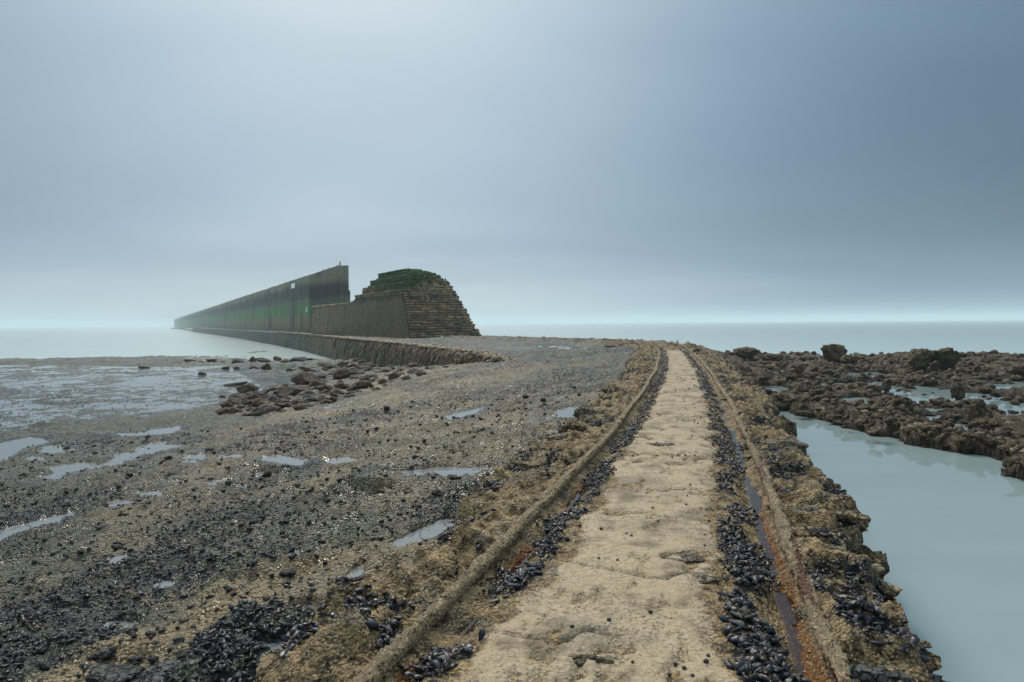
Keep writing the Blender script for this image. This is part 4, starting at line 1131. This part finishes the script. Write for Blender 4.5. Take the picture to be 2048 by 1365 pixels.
# ------------------------------------------------------------------ stones of the causeway: rims and slabs set in the path
CW = bpy.data.objects['causeway']
def rim_stones():
    y = 1.7; k = 0
    while y < 20:
        s = random.uniform(0.10, 0.21) * (1 + 0.02 * y)
        d = float(rimR(np.array([y]))[0]) - random.uniform(0.03, 0.14)
        x_, y_ = cw_point(np.array([y]), np.array([d]))
        o = rock('stone', random.choice(ANG + KNB[:6]), 'edge_stone', (x_[0], y_[0], -0.14), (s * .95, s * .8, s * random.uniform(.6, .9)), tilt=.3, sink=.42, parent=CW)
        for _q in range(2 if y < 7 else 1 if y < 12 else 0):
            d2 = float(rg(y)) + 0.12 + random.random() * max(0.05, d - float(rg(y)) - 0.2)
            x_, y_ = cw_point(np.array([y + s * random.uniform(-.6, .6)]), np.array([d2])); s2 = s * random.uniform(.6, .95)
            rock('stone', random.choice(ANG), random.choice(('edge_stone', 'edge_stone', 'slate', 'grey_rock')), (x_[0], y_[0], -0.045), (s2 * 1.25, s2 * .55, s2 * .42), rz=math.atan2(*trackN(y)[::-1]) + random.uniform(-.35, .35), tilt=.15, sink=.42, parent=CW)
        # a lower course towards the water
        x_, y_ = cw_point(np.array([y + .1]), np.array([d + .10]))
        if y < 11: rock('stone', random.choice(KNB), 'edge_stone', (x_[0], y_[0], -0.52), (s * 1.1, s, s * 1.1), tilt=.4, sink=.35, parent=CW)
        y += s * random.uniform(1.0, 1.5)
    y = 1.7
    while y < 13:
        s = random.uniform(0.11, 0.20) * (1 + 0.02 * y)
        d = float(rimL(np.array([y]))[0]) + random.uniform(0.0, 0.18)
        x_, y_ = cw_point(np.array([y]), np.array([d]))
        rock('stone', random.choice(SLB + KNB[:6]), 'edge_stone', (x_[0], y_[0], -0.12), (s * 1.1, s * .8, s * random.uniform(.4, .6)), rz=math.atan2(*trackN(y)[::-1]) + random.uniform(-.5, .5), tilt=.25, sink=.5, parent=CW)
        y += s * random.uniform(1.3, 2.4)
rim_stones()
slabs = [(1330, 1112, 140, 36, 18), (1400, 1160, 100, 34, 5), (1322, 1045, 50, 22, 0), (1165, 1325, 115, 22, 6), (1345, 893, 110, 9, -3)]
for (a, b, w, h, rz) in slabs:
    p = P(a, b, 0.0); s = p[1] / F
    o = put('stone', with_mat(SLB[int(a) % 8], 'slate'), None, CW)
    o.scale = (w * s / 2 * 1.1, h * s * p[1] / H / 2 * 1.3, 0.06); o.location = (p[0], p[1], 0.006); o.rotation_euler = (random.uniform(-.04, .04), random.uniform(-.04, .04), -math.radians(rz))

# ------------------------------------------------------------------ masonry mound and low battered wall
C0 = P(820, 677, 0.0)[:2]; C1 = P(966, 673.5, 0.0)[:2]; CL = P(621, 668.5, 0.0)[:2]
E1 = (C1 - C0); WID = np.linalg.norm(E1); E1 /= WID
E2 = (CL - C0); LEN = np.linalg.norm(E2); E2 /= LEN
K = WID / 8.7                                # size against the survey numbers below
def LOC(a, b): return C0 + E1 * a * K + E2 * b * K
MZ = 7.1 * K                                 # crown height
def yawE(e): return math.atan2(e[1], e[0])
def prism(name, quad, z0, z1, mat, parent, kind=None, jit=0.0):
    v = [(q[0], q[1], z0) for q in quad] + [(q[0], q[1], z1) for q in quad]
    f = [[0, 1, 2, 3], [7, 6, 5, 4], [0, 4, 5, 1], [1, 5, 6, 2], [2, 6, 7, 3], [3, 7, 4, 0]]
    f = [list(reversed(q)) for q in f]
    me = mesh_np(name, np.array(v), np.array(f), False)
    return put(name, me, mat, parent, kind=kind)
def zf(z, tab): return float(np.interp(z / K, [t[0] for t in tab], [t[1] for t in tab]))
FRONT = [(0, 0), (2.2, 1.1), (4.1, 2.1), (5.2, 2.9), (6.0, 3.7), (6.4, 4.4), (6.7, 5.4), (7.1, 7.5)]
RIGHT = [(0, 8.7), (1.46, 8.0), (3.15, 7.3), (4.7, 6.7), (5.8, 6.2), (6.3, 5.7), (6.65, 5.0), (7.1, 4.6)]
LEFT = [(0, 0), (4.2, .2), (4.6, .6), (5.3, 1.2), (6.1, 1.7), (6.5, 2.2), (7.0, 2.6), (7.1, 3)]
REAR = [(0, 21), (3.5, 20), (4.3, 17.6), (5.3, 15.8), (6.1, 15), (6.5, 14.6), (7.0, 13.1), (7.1, 11.5)]
stone_v, stone_f = ICO[2]
def block_mesh(seed):
    """rough-hewn stone block, unit half size"""
    r = np.random.default_rng(seed)
    v = ICO[2][0].copy()
    v = np.sign(v) * np.abs(v) ** 0.45
    v += (fbm3(v + seed, 1.4, 3, 0.5, seed)[:, None] - 0.5) * 0.45 * (ICO[2][0])
    return v / np.abs(v).max(0)
BLK = []
for i in range(8):
    me = mesh_np('stone', block_mesh(600 + i), ICO[2][1], True); me.materials.append(MAT['mound']); BLK.append(me)
def build_mound():
    root = empty('stone_mound', (C0[0], C0[1], 0), 'stepped broken stone masonry mound with green weed on its crown, on the far platform', 'ruin')
    inv = Matrix.Translation((-C0[0], -C0[1], 0))
    nC = 27; hC = MZ / nC
    def place(name, a, b, z, half, yaw, mesh, coll=None):
        q = LOC(a, b)
        if coll is not None:
            c, s = math.cos(yaw), math.sin(yaw)
            v = BLKV[mesh] * np.array(half)
            v = np.stack([v[:, 0] * c - v[:, 1] * s + q[0] - C0[0], v[:, 0] * s + v[:, 1] * c + q[1] - C0[1], v[:, 2] + z], 1)
            coll.append(v); return
        o = put(name, BLK[mesh], None, root)
        o.location = (q[0] - C0[0], q[1] - C0[1], z); o.scale = half; o.rotation_euler = (random.uniform(-.06, .06), random.uniform(-.06, .06), yaw + random.uniform(-.08, .08))
    BLKV = [np.array([q.co[:] for q in m.vertices]) for m in BLK]
    rest = []; cnt = 0
    y1, y2 = yawE(E1), yawE(E2)
    for k in range(nC):
        z0, z1 = k * hC, (k + 1) * hC; zm = (z0 + z1) / 2
        fr, ri, le, re = (zf(zm, t) for t in (FRONT, RIGHT, LEFT, REAR))
        if zm > 4.2 * K:                      # chunkier steps on the left flank and at the back
            zq = (k // 3 * 3 + 0.5) * hC; le, re = zf(max(zq, 4.25 * K), LEFT), zf(max(zq, 4.25 * K), REAR)
        ri += random.uniform(-.22, .10)
        # core of the course
        smooth_side = zm < 4.2 * K
        ins = 0.10
        quad = [LOC(le + ins, fr + ins * 2), LOC(ri - ins, fr + ins * 2), LOC(ri - ins, re - ins), LOC(le + ins, re - ins)]
        quad = [(q[0] - C0[0], q[1] - C0[1]) for q in quad]
        prism('course', quad, z0, z1 + (0.0 if k == nC - 1 else 0.006), MAT['mound'] if not smooth_side else MAT['masonry'], root)
        # front stones
        a = le + (0.06 if smooth_side else 0.0)
        while a < ri - 0.15:
            w = min(random.choice((.45, .6, .8, 1.1, 1.4)), ri - a)
            if ri - a - w < 0.3: w = ri - a
            rough = random.random()
            missing = (random.random() < 0.16 and 3 < k < 24 and a > le + 0.5 and ri - a - w > 0.3)
            inset = (0.34 if missing else 0.0) + 0.24 * rough + 0.35 * max(0, fbm(np.array([a * 1.0]), np.array([zm * 1.0]), 0.55, 2, 0.5, 161)[0] - 0.5)
            half = (w * K / 2 * 1.0, 0.30 * K, hC / 2 * random.uniform(.70, 1.08))
            cnt += 1
            place('stone', a + w / 2, fr + 0.22 + inset, zm + random.uniform(-.02, .02), half, y1, random.randrange(8), rest if cnt > 298 else None)
            a += w
        # right side end stones and left / rear steps joined together
        b = fr + 0.5
        while b < fr + 3.0:
            w = random.uniform(.6, 1.0)
            place('stone', ri - 0.18, b + w / 2, zm, (0.26 * K, w * K / 2, hC / 2 * 1.02), y1, random.randrange(8), rest); b += w
        if not smooth_side:
            b = fr + 0.4
            while b < re - .2:
                w = min(random.uniform(.7, 1.5), re - b)
                place('stone', le + 0.22 + random.uniform(-.04, .04), b + w / 2, zm, (0.30 * K, w * K / 2, hC / 2 * 1.0), y2 + math.pi / 2, random.randrange(8), rest) if False else place('stone', le + 0.22 + random.uniform(-.04, .04), b + w / 2, zm, (w * K / 2, 0.30 * K, hC / 2 * 1.02), y2, random.randrange(8), rest)
                b += w
        if k > 11:
            a = le + .2
            while a < ri:
                w = random.uniform(.6, 1.2)
                place('stone', a + w / 2, re - 0.2, zm, (w * K / 2, 0.3 * K, hC / 2), y1, random.randrange(8), rest); a += w
    nv = len(ICO[2][0])
    Fs = np.concatenate([ICO[2][1] + i * nv for i in range(len(rest))], 0)
    put('step_stones', mesh_np('step_stones', np.concatenate(rest, 0), Fs, True), MAT['mound'], root, kind='stuff')
    # smooth battered left face
    nb, nz_ = 60, 30
    V = []
    for i in range(nz_ + 1):
        z = 4.25 * K * i / nz_
        le, fr, re = zf(z, LEFT), zf(z, FRONT), zf(z, REAR)
        for j in range(nb + 1):
            b = fr + (re - fr) * j / nb
            q = LOC(le - 0.10 + (0.05 if j in (0,) else 0), b)
            V.append((q[0] - C0[0], q[1] - C0[1], z - 0.05 * K + (0.10 * math.sin(j * 0.9) if i == nz_ else 0)))
    V = np.array(V)
    V[:, 0] -= (fbm(V[:, 1], V[:, 2], 1.5, 3, 0.5, 171) - 0.5) * 0.10
    put('battered_face', mesh_np('battered_face', V, grid_faces(nz_ + 1, nb + 1, True), True), MAT['masonry'], root)
    # weed over the crown
    n = 3600
    zz = MZ - np.abs(rng.normal(0, 0.95, n)) * K
    zz = np.clip(zz, 4.6 * K, MZ)
    pts_ = []
    for z in zz:
        fr, ri, le, re = (zf(z, t) for t in (FRONT, RIGHT, LEFT, REAR))
        u_ = rng.random()
        if z < 6.5 * K: side = rng.choice(3, p=(.78, .08, .14))
        else: side = 3
        if side == 0: a, b = le + rng.uniform(-.05, .25), fr + (re - fr) * u_
        elif side == 1: a, b = le + (ri - le) * u_, re
        elif side == 2: a, b = le + (ri - le) * u_ ** 3, fr + rng.uniform(-.05, .3)
        else: a, b = le + (ri - le) * u_, fr + (re - fr) * rng.random()
        q = LOC(a, b); pts_.append((q[0] - C0[0], q[1] - C0[1], z + 0.05))
    p = np.array(pts_); r = rng.uniform(0.04, 0.15, n)
    V = ICO[1][0][None] * r[:, None, None] * np.array([1.2, 1.2, .7]) * (1 + rng.normal(0, .25, (n, 12 if False else len(ICO[1][0]), 1))) + p[:, None, :]
    nv = len(ICO[1][0])
    Fs = (ICO[1][1][None] + (np.arange(n) * nv)[:, None, None]).reshape(-1, 3)
    put('crown_weed', mesh_np('crown_weed', V.reshape(-1, 3), Fs, True), MAT['weed'], root, kind='stuff')
build_mound()
def build_low_wall():
    root = empty('low_wall', (CL[0], CL[1], 0), 'low battered brown masonry wall running from the mound back to the breakwater', 'wall')
    b0, b1 = 18.5, LEN / K
    nb, nz_ = 260, 22; hz = 3.35
    V = []
    for j in range(nb + 1):
        b = b0 + (b1 - b0) * j / nb
        endb = 0.0
        for i in range(nz_ + 1):
            z = hz * i / nz_
            bb = b - (0.28 * z if j > nb - 8 else 0)
            groove = 0.14 if (b * 0.42 + 0.13 * math.sin(b)) % 1.0 < 0.07 else 0.0
            q = LOC(-0.12 + 0.10 * z + groove, bb)
            V.append((q[0], q[1], z))
    V = np.array(V)
    V[:, 0] -= (fbm(V[:, 1], V[:, 2], 0.9, 3, 0.5, 181) - 0.5) * 0.18
    V[:, 2] -= 0.03
    V -= np.array([CL[0], CL[1], 0])
    put('wall_face', mesh_np('wall_face', V, grid_faces(nb + 1, nz_ + 1, False), True), MAT['masonry'], root)
    # body behind the face, with its sloping end
    def L2(a, b): q = LOC(a, b); return (q[0] - CL[0], q[1] - CL[1])
    quadA = [L2(0.28, b0), L2(3.2, b0), L2(3.2, b1 - .9), L2(0.28, b1 - .9)]
    prism('wall_core', quadA, 0, hz - 0.06, MAT['masonry'], root)
    ev = []
    for i in range(nz_ + 1):
        z = hz * i / nz_
        for a in np.linspace(0, 1, 6):
            q = LOC(-0.12 + 0.10 * z + a * 3.2, b1 - 0.28 * z); ev.append((q[0] - CL[0], q[1] - CL[1], z - .03))
    put('wall_end', mesh_np('wall_end', np.array(ev), grid_faces(nz_ + 1, 6, True), True), MAT['masonry'], root)
    b = b0
    while b < b1 - 1.2:
        w = random.uniform(.8, 1.4)
        q = LOC(0.55, b + w / 2)
        o = put('coping_stone', BLK[random.randrange(8)], None, root); o.location = (q[0] - CL[0], q[1] - CL[1], hz - .02)
        o.scale = (w * K / 2, .42, .13); o.rotation_euler = (0, 0, yawE(E2)); b += w
    for (b, z, s) in ((20.6, hz + .15, .5), (21.6, hz + .05, .35)):
        q = LOC(0.8, b); rock('fallen_stone', ANG[3], 'mound_stone', (q[0] - CL[0], q[1] - CL[1], z - .2), (s, s * .8, s * .6), parent=root)
build_low_wall()

# ------------------------------------------------------------------ breakwater wall
def build_breakwater():
    root = empty('breakwater_wall', (W0[0], W0[1], 0), 'long high concrete breakwater of green and dark stained panels fading into haze', 'breakwater')
    LENW = 800.0
    Yn = W0[1]
    def top_z(px, py): return float(PD(px, py, Yn)[2])
    zJ1, zJ2, zB, zU = top_z(620, 629.4), top_z(620, 594), top_z(622, 554.5), top_z(672, 531.5) * 1.02
    def wp(s, n): return (WT[0] * s + WN[0] * n, WT[1] * s + WN[1] * n)
    def boxw(name, s0, s1, n0, n1, z0, z1, parent=root, kind=None):
        q = [wp(s0, n0), wp(s0, n1), wp(s1, n1), wp(s1, n0)]
        return prism(name, q, z0, z1, MAT['concrete'], parent, kind)
    bw = 4.3                                  # width of the lower block
    # cores behind the facing panels
    boxw('block_core', 0.15, LENW, 0.12, bw, -1.0, zB - 0.05)
    boxw('upper_core', 0.15, LENW, bw - 0.0 + 0.11, bw + 1.45, -1.0, zU - 0.03)
    pl = 6.2
    rows = [(-0.6, zJ1 - 0.03, 0.0), (zJ1 + 0.03, zJ2 - 0.04, 0.05), (zJ2 + 0.02, zB, 0.02)]
    near = 34
    for i in range(near):
        s0 = i * pl
        for (a, b, off) in rows:
            o_ = off + random.uniform(-.03, .03)
            boxw('panel', s0 + 0.09, s0 + pl - 0.09, o_ - random.uniform(0, .1), 0.125 + 0.02, a, b)
        boxw('panel', s0 + 0.11, s0 + pl - 0.11, bw + random.uniform(-.12, .03), bw + 0.13, zB + .02 if i else zB - 0.4, zU + random.uniform(-.02, .02))
    s = near * pl
    far = []
    allv = []; allf = []
    fq = np.array([[0, 1, 2, 3], [7, 6, 5, 4], [0, 4, 5, 1], [1, 5, 6, 2], [2, 6, 7, 3], [3, 7, 4, 0]])[:, ::-1]
    while s < LENW:
        for (a, b, n0, n1) in [(r_[0], r_[1], r_[2] + random.uniform(-.03, .03), 0.145) for r_ in rows] + [(zB + .02, zU, bw + random.uniform(-.03, .03), bw + .13)]:
            q = [wp(s + .03, n0), wp(s + .03, n1), wp(s + pl - .03, n1), wp(s + pl - .03, n0)]
            allf.append(fq + len(allv)); allv += [(p_[0], p_[1], a) for p_ in q] + [(p_[0], p_[1], b) for p_ in q]
        s += pl
    put('far_panels', mesh_np('far_panels', np.array(allv), np.concatenate(allf, 0), False), MAT['concrete'], root, kind='stuff')
    # end faces towards the camera
    e = [0.03, 1.35, 2.55, bw - 0.02]
    for i in range(3):
        for (a, b, off) in rows:
            boxw('end_panel', 0.0 + random.uniform(-.03, .05), 0.16, e[i] + .03, e[i + 1] - .03, a, b)
    boxw('end_panel', -0.35, 0.13, bw + .0, bw + .70, -0.6, zU - .02); boxw('end_panel', -0.28, 0.13, bw + .76, bw + 1.40, -0.6, zU)
    boxw('end_pilaster', -0.22, .4, bw + 1.44, bw + 1.62, -0.6, zJ2 + 1.0)
    # sill course at the foot
    boxw('foot_course', -0.4, LENW, -0.45, 0.02, -0.8, 0.32)
    # white board
    p = PD(580.5, 572, 1.0)
    def on_face(px, py, n):
        x, y = PIX(px, py); u = (x - 1024) / F
        # (W0 + s WT + n WN).x = u * (..).y
        s_ = (u * (W0[1] + n * WN[1]) - W0[0] - n * WN[0]) / (WT[0] - u * WT[1])
        Y_ = W0[1] + s_ * WT[1] + n * WN[1]
        return s_, H - (y - HY) * Y_ / F
    s0, zt = on_face(589.3, 566.0, -.06); s1, zb = on_face(582.5, 577.8, -.06)
    q = [wp(s0, -.09), wp(s0, -.035), wp(s1, -.035), wp(s1, -.09)]
    o = prism('white_board', q, zb, zt, MAT['white'], root); o['label'] = 'white rectangular board high on the wall'
    s0, zt = on_face(613.5, 614.5, -.06); s1, zb = on_face(612.2, 625.0, -.06)
    q = [wp(s0, -.09), wp(s0, -.03), wp(s1, -.03), wp(s1, -.09)]
    o = prism('white_mark', q, zb, zt, MAT['white'], root); o['label'] = 'narrow white plate low beside the near corner'
    # far tail of rubble at the sea end
    for (a, b, w, h) in ((352, 652, 18, 3), (344, 650.5, 8, 2.5), (366, 655, 22, 3)):
        q = PD(a, b, 640.0); s = 640 / F
        rock('boulder', BIG[3], 'reef_rock', (q[0], q[1], SEA), (w * s / 2, w * s / 2, h * s), tilt=0, sink=.1, rz=0.2, label={352: 'low dark spit of rubble at the far end of the breakwater', 344: 'tiny dark outcrop furthest out past the breakwater end', 366: 'dark rubble at the foot of the far breakwater end'}[a], cat='rock')
    # birds along the top
    bm_v, bm_f = [], []
    def lathe(prof, n=8):
        v = []; f = []
        for (r, z, x) in prof:
            for k in range(n):
                a = 2 * math.pi * k / n; v.append((x + r * math.cos(a), r * 0.8 * math.sin(a), z))
        for i in range(len(prof) - 1):
            for k in range(n): f.append([i * n + k, i * n + (k + 1) % n, (i + 1) * n + (k + 1) % n, (i + 1) * n + k])
        return v, f
    v, f = lathe([(0.002, 0.0, -.16), (.06, .03, -.12), (.13, .16, -.05), (.15, .30, .0), (.12, .45, .05), (.06, .56, .09), (.05, .62, .11), (.065, .68, .13), (.05, .74, .14), (.02, .76, .2), (.004, .735, .28)])
    bird = mesh_np('seabird', np.array(v), np.array(f), True); bird.materials.append(MAT['bird'])
    spots = [0.6, 3.2, 9, 12.5, 18, 24, 27, 35, 43, 50, 58, 66, 74, 80, 88, 97, 106, 118, 128, 140, 153, 168, 180, 200]
    for i, s_ in enumerate(spots):
        q = wp(s_, bw + 0.3 + random.uniform(0, .8))
        o = put('seabird', bird, None, None, label='largest dark bird perched upright at the near end of the breakwater top' if i == 0 else 'small dark bird perched along the top of the breakwater', cat='bird', group=None if i == 0 else 'birds along the breakwater top')
        o.location = (W0[0] + q[0], W0[1] + q[1], zU - .01); k = random.uniform(.5, .65) if i else .95
        o.scale = (k, k, k); o.rotation_euler = (0, 0, random.uniform(0, 6.28))
build_breakwater()

# ------------------------------------------------------------------ mussels, winkles, barnacles
def mussel_proto(nr, ns, seed=0):
    """closed mussel: pointed beak at x=-1, broad rounded end at x=+1"""
    t = np.linspace(0, 1, nr + 2)[1:-1]
    V = [(-1, 0, 0)]
    for q in t:
        w = 0.50 * (np.sin(math.pi * q ** 0.62)) ** 0.75; hgt = 0.27 * np.sin(math.pi * q ** 0.70) ** 0.8
        for k in range(ns):
            a = 2 * math.pi * (k + .5) / ns
            V.append((-1 + 2 * q, math.cos(a) * w + 0.12 * math.sin(math.pi * q), math.sin(a) * hgt))
    V.append((1, 0.05, 0))
    V = np.array(V); Fc = []
    for k in range(ns): Fc.append((0, 1 + (k + 1) % ns, 1 + k))
    for i in range(nr - 1):
        for k in range(ns):
            a, b = 1 + i * ns + k, 1 + i * ns + (k + 1) % ns
            Fc += [(a, b, b + ns), (a, b + ns, a + ns)]
    e = len(V) - 1; s = 1 + (nr - 1) * ns
    for k in range(ns): Fc.append((s + k, s + (k + 1) % ns, e))
    return V, np.array(Fc)
def rot_mats(n, tilt, r=rng):
    yaw = r.uniform(0, 2 * math.pi, n); pit = r.normal(0, tilt, n); rol = r.normal(0, tilt * 1.3, n)
    cy, sy, cp_, sp, cr, sr = np.cos(yaw), np.sin(yaw), np.cos(pit), np.sin(pit), np.cos(rol), np.sin(rol)
    R = np.empty((n, 3, 3))
    R[:, 0, 0] = cy * cp_; R[:, 0, 1] = cy * sp * sr - sy * cr; R[:, 0, 2] = cy * sp * cr + sy * sr
    R[:, 1, 0] = sy * cp_; R[:, 1, 1] = sy * sp * sr + cy * cr; R[:, 1, 2] = sy * sp * cr - cy * sr
    R[:, 2, 0] = -sp; R[:, 2, 1] = cp_ * sr; R[:, 2, 2] = cp_ * cr
    return R
def scatter_mesh(name, proto, pos, size, tilt):
    V, Fc = proto; n = len(pos)
    R = rot_mats(n, tilt)
    P_ = np.einsum('nij,vj->nvi', R, V) * size[:, None, None] + pos[:, None, :]
    Fs = (Fc[None] + (np.arange(n) * len(V))[:, None, None]).reshape(-1, 3)
    return mesh_np(name, P_.reshape(-1, 3), Fs, True)
HI = mussel_proto(5, 8); MID = mussel_proto(3, 5); LO = mussel_proto(2, 4)

def causeway_mussels():
    n = 60000
    y = np.exp(rng.uniform(math.log(1.7), math.log(30), n)); l, r = rimL(y), rimR(y)
    d = l + (r - l) * rng.random(n)
    z, rock_, mus, rust = cw_profile(y, d)
    keep = (rng.random(n) < (np.clip(mus * 1.5 - 0.25, 0, 1)) ** 1.3) & (np.abs(np.abs(d) - rg(y)) > 0.045)
    keep &= rng.random(n) < np.where(y < 7, 0.85, 0.6)
    y, d, z = y[keep], d[keep], z[keep]
    x, yy = cw_point(y, d)
    size = np.clip(rng.normal(0.019, 0.006, len(y)), 0.007, 0.033) * np.clip(1 + (y - 8) * 0.03, 1, 1.5)
    pos = np.stack([x, yy, np.maximum(z, -0.055) + size * 0.25 + rng.random(len(y)) * 0.016], 1)
    # the 300 that show largest are single objects
    show = size / yy * (yy > 1.9)
    vis = np.abs(x / yy) < 0.74; vis &= yy > 2.28
    order = np.argsort(-np.where(vis, show, -1))
    big = order[:298]
    mes = []
    for i in range(6):
        V, Fc = HI
        Q = V.copy(); Q[:, 1] *= 0.9 + 0.05 * i; Q[:, 2] *= 0.85 + 0.06 * i
        me = mesh_np('mussel', Q, Fc, True); me.materials.append(MAT['mussel']); mes.append(me)
    for j, i in enumerate(big):
        dd = d[i]
        where = ('in the bed along the inner side of the left rail' if -RG < dd < 0 else 'in the bed along the inner side of the right rail' if 0 <= dd < RG else 'on the stone shoulder left of the left rail' if dd < 0 else 'on the stone shoulder between right rail and pool')
        o = put('mussel', mes[j % 6], None, None, label='blue-black mussel ' + where + (', nearest stretch' if yy[i] < 2.8 else ', next stretch' if yy[i] < 3.6 else ', further stretch'), cat='mussel', group='mussels ' + where)
        o.location = pos[i]; s = size[i] * 1.12; o.scale = (s, s, s)
        o.rotation_euler = (random.gauss(0, .5), random.gauss(0, .4), random.uniform(0, 6.28))
    m_ = np.ones(len(y), bool); m_[big] = False
    near = m_ & (y < 6.5); far = m_ & ~near
    return pos, size, near, far
def reef_mussels():
    n = 130000
    Y = np.exp(rng.uniform(math.log(2.2), math.log(34), n)); u = rng.uniform(-0.80, 0.26, n)
    x = u * Y
    d = trackD(x, Y)
    ok = d < rimL(Y) - 0.02
    x, Y = x[ok], Y[ok]
    z, s_, mu, al, we = reef_attrs(x, Y)
    bed = fbm(x, Y, 2.8, 4, 0.6, 190)
    pr = np.clip(mu * 1.2 * np.clip(bed * 3.4 - 1.35, 0, 1) + 0.035, 0, 1)
    hp = P(470, 1290, -.4); pr = pr * (1 - 0.8 * np.exp(-((x - hp[0]) ** 2 + (Y - hp[1]) ** 2) / 0.5))
    keep = rng.random(len(x)) < pr * 0.72
    x, Y, z = x[keep], Y[keep], z[keep]
    size = np.clip(rng.normal(0.016, 0.006, len(x)), 0.006, 0.030) * np.clip(1 + (Y - 5) * 0.035, 1, 1.7)
    pos = np.stack([x, Y, z + size * 0.25 + rng.random(len(x)) * 0.01], 1)
    return pos, size, Y < 6.0, Y >= 6.0
p1, s1, n1_, f1_ = causeway_mussels()
p2, s2, n2_, f2_ = reef_mussels()
pn = np.vstack([p1[n1_], p2[n2_]]); sn = np.concatenate([s1[n1_], s2[n2_]])
pf = np.vstack([p1[f1_], p2[f2_]]); sf = np.concatenate([s1[f1_], s2[f2_]])
put('mussel_bed', scatter_mesh('mussel_bed', MID, pn, sn, 0.5), MAT['mussel'], kind='stuff', label='beds of smaller blue-black mussels over the near reef and causeway', cat='mussels')
put('far_mussel_bed', scatter_mesh('far_mussel_bed', LO, pf, sf, 0.5), MAT['mussel'], kind='stuff', label='beds of blue-black mussels further out over the reef and causeway', cat='mussels')

def snails():
    V, Fc = ICO[2]
    Q = V.copy(); Q[:, 2] = np.where(Q[:, 2] > 0, Q[:, 2] * 0.95, Q[:, 2] * 0.5)
    Q += (fbm3(Q, 1.8, 2, 0.5, 3)[:, None] - .5) * .25 * V
    a = np.arctan2(Q[:, 1], Q[:, 0]); Q *= (1 + 0.06 * np.sin(a + Q[:, 2] * 9))[:, None]
    me = mesh_np('sea_snail', Q, Fc, True); me.materials.append(MAT['snail'])
    named = [(1144, 1256), (1218, 1242), (1235, 1123), (1338, 1345), (1368, 1337), (1385, 1352), (1350, 1322), (1300, 1230), (1265, 1325), (1416, 1312), (1412, 1325)]
    lst = [P(a, b, 0.02) for a, b in named]
    while len(lst) < 95:
        y = math.exp(random.uniform(math.log(3.0), math.log(17))); d = random.gauss(0.1, .24)
        if abs(d) > .55: continue
        x_, y_ = cw_point(np.array([y]), np.array([d])); lst.append(np.array([x_[0], y_[0], 0]))
    for i, p in enumerate(lst):
        y = p[1]; d = trackD(np.array([p[0]]), np.array([p[1]])); z = cw_profile(np.array([y + d[0] * .28]), d)[0][0]
        s = random.uniform(.006, .010) * (1 + max(0, y - 4) * 0.08)
        near = y < 5
        o = put('sea_snail', me, None, None, label='small dark round sea snail on the near part of the sandy path' if near else 'small dark round sea snail on the far part of the sandy path', cat='snail', group='sea snails on the near path' if near else 'sea snails on the far path')
        o.location = (p[0], p[1], z + s * .35); o.scale = (s, s, s); o.rotation_euler = (random.uniform(-.4, .4), random.uniform(-.4, .4), random.uniform(0, 6.28))
snails()
def shoulder_barnacles():
    n = 42000
    y = np.exp(rng.uniform(math.log(1.7), math.log(7), n)); l, r = rimL(y), rimR(y)
    d = l + (r - l) * rng.random(n)
    z, rock_, mus, rust = cw_profile(y, d)
    keep = rng.random(n) < np.clip(rock_ * (fbm(y, d, 4, 3, .5, 195) * 2.4 - .6), .02, 1)
    y, d, z = y[keep], d[keep], z[keep]; x, yy = cw_point(y, d)
    nr_ = np.tile(np.array([0, 0, 1.0]), (len(x), 1)) + rng.normal(0, .3, (len(x), 3)); nr_ /= np.linalg.norm(nr_, axis=1)[:, None]
    put('barnacles', barnacle_mesh(np.stack([x, yy, z], 1), nr_, rng.uniform(.003, .008, len(x))), MAT['barnacle'], CW, kind='stuff')
shoulder_barnacles()

# ------------------------------------------------------------------ haze
def build_haze():
    v = np.array([(-8500, -8500, SEA - 6), (8500, -8500, SEA - 6), (8500, 8500, SEA - 6), (-8500, 8500, SEA - 6), (-8500, -8500, 16), (8500, -8500, 16), (8500, 8500, 16), (-8500, 8500, 16)])
    f = np.array([[0, 1, 2, 3], [7, 6, 5, 4], [0, 4, 5, 1], [1, 5, 6, 2], [2, 6, 7, 3], [3, 7, 4, 0]])[:, ::-1]
    m = bpy.data.materials.new('haze'); m.use_nodes = True; t = m.node_tree; t.nodes.clear()
    o = t.nodes.new('ShaderNodeOutputMaterial'); p = t.nodes.new('ShaderNodeVolumePrincipled')
    p.inputs['Color'].default_value = (0.72, 0.82, 0.87, 1); p.inputs['Density'].default_value = 0.00095; p.inputs['Anisotropy'].default_value = 0.2
    t.links.new(p.outputs[0], o.inputs['Volume'])
    put('haze', mesh_np('haze', v, f, False), m, kind='stuff')
build_haze()
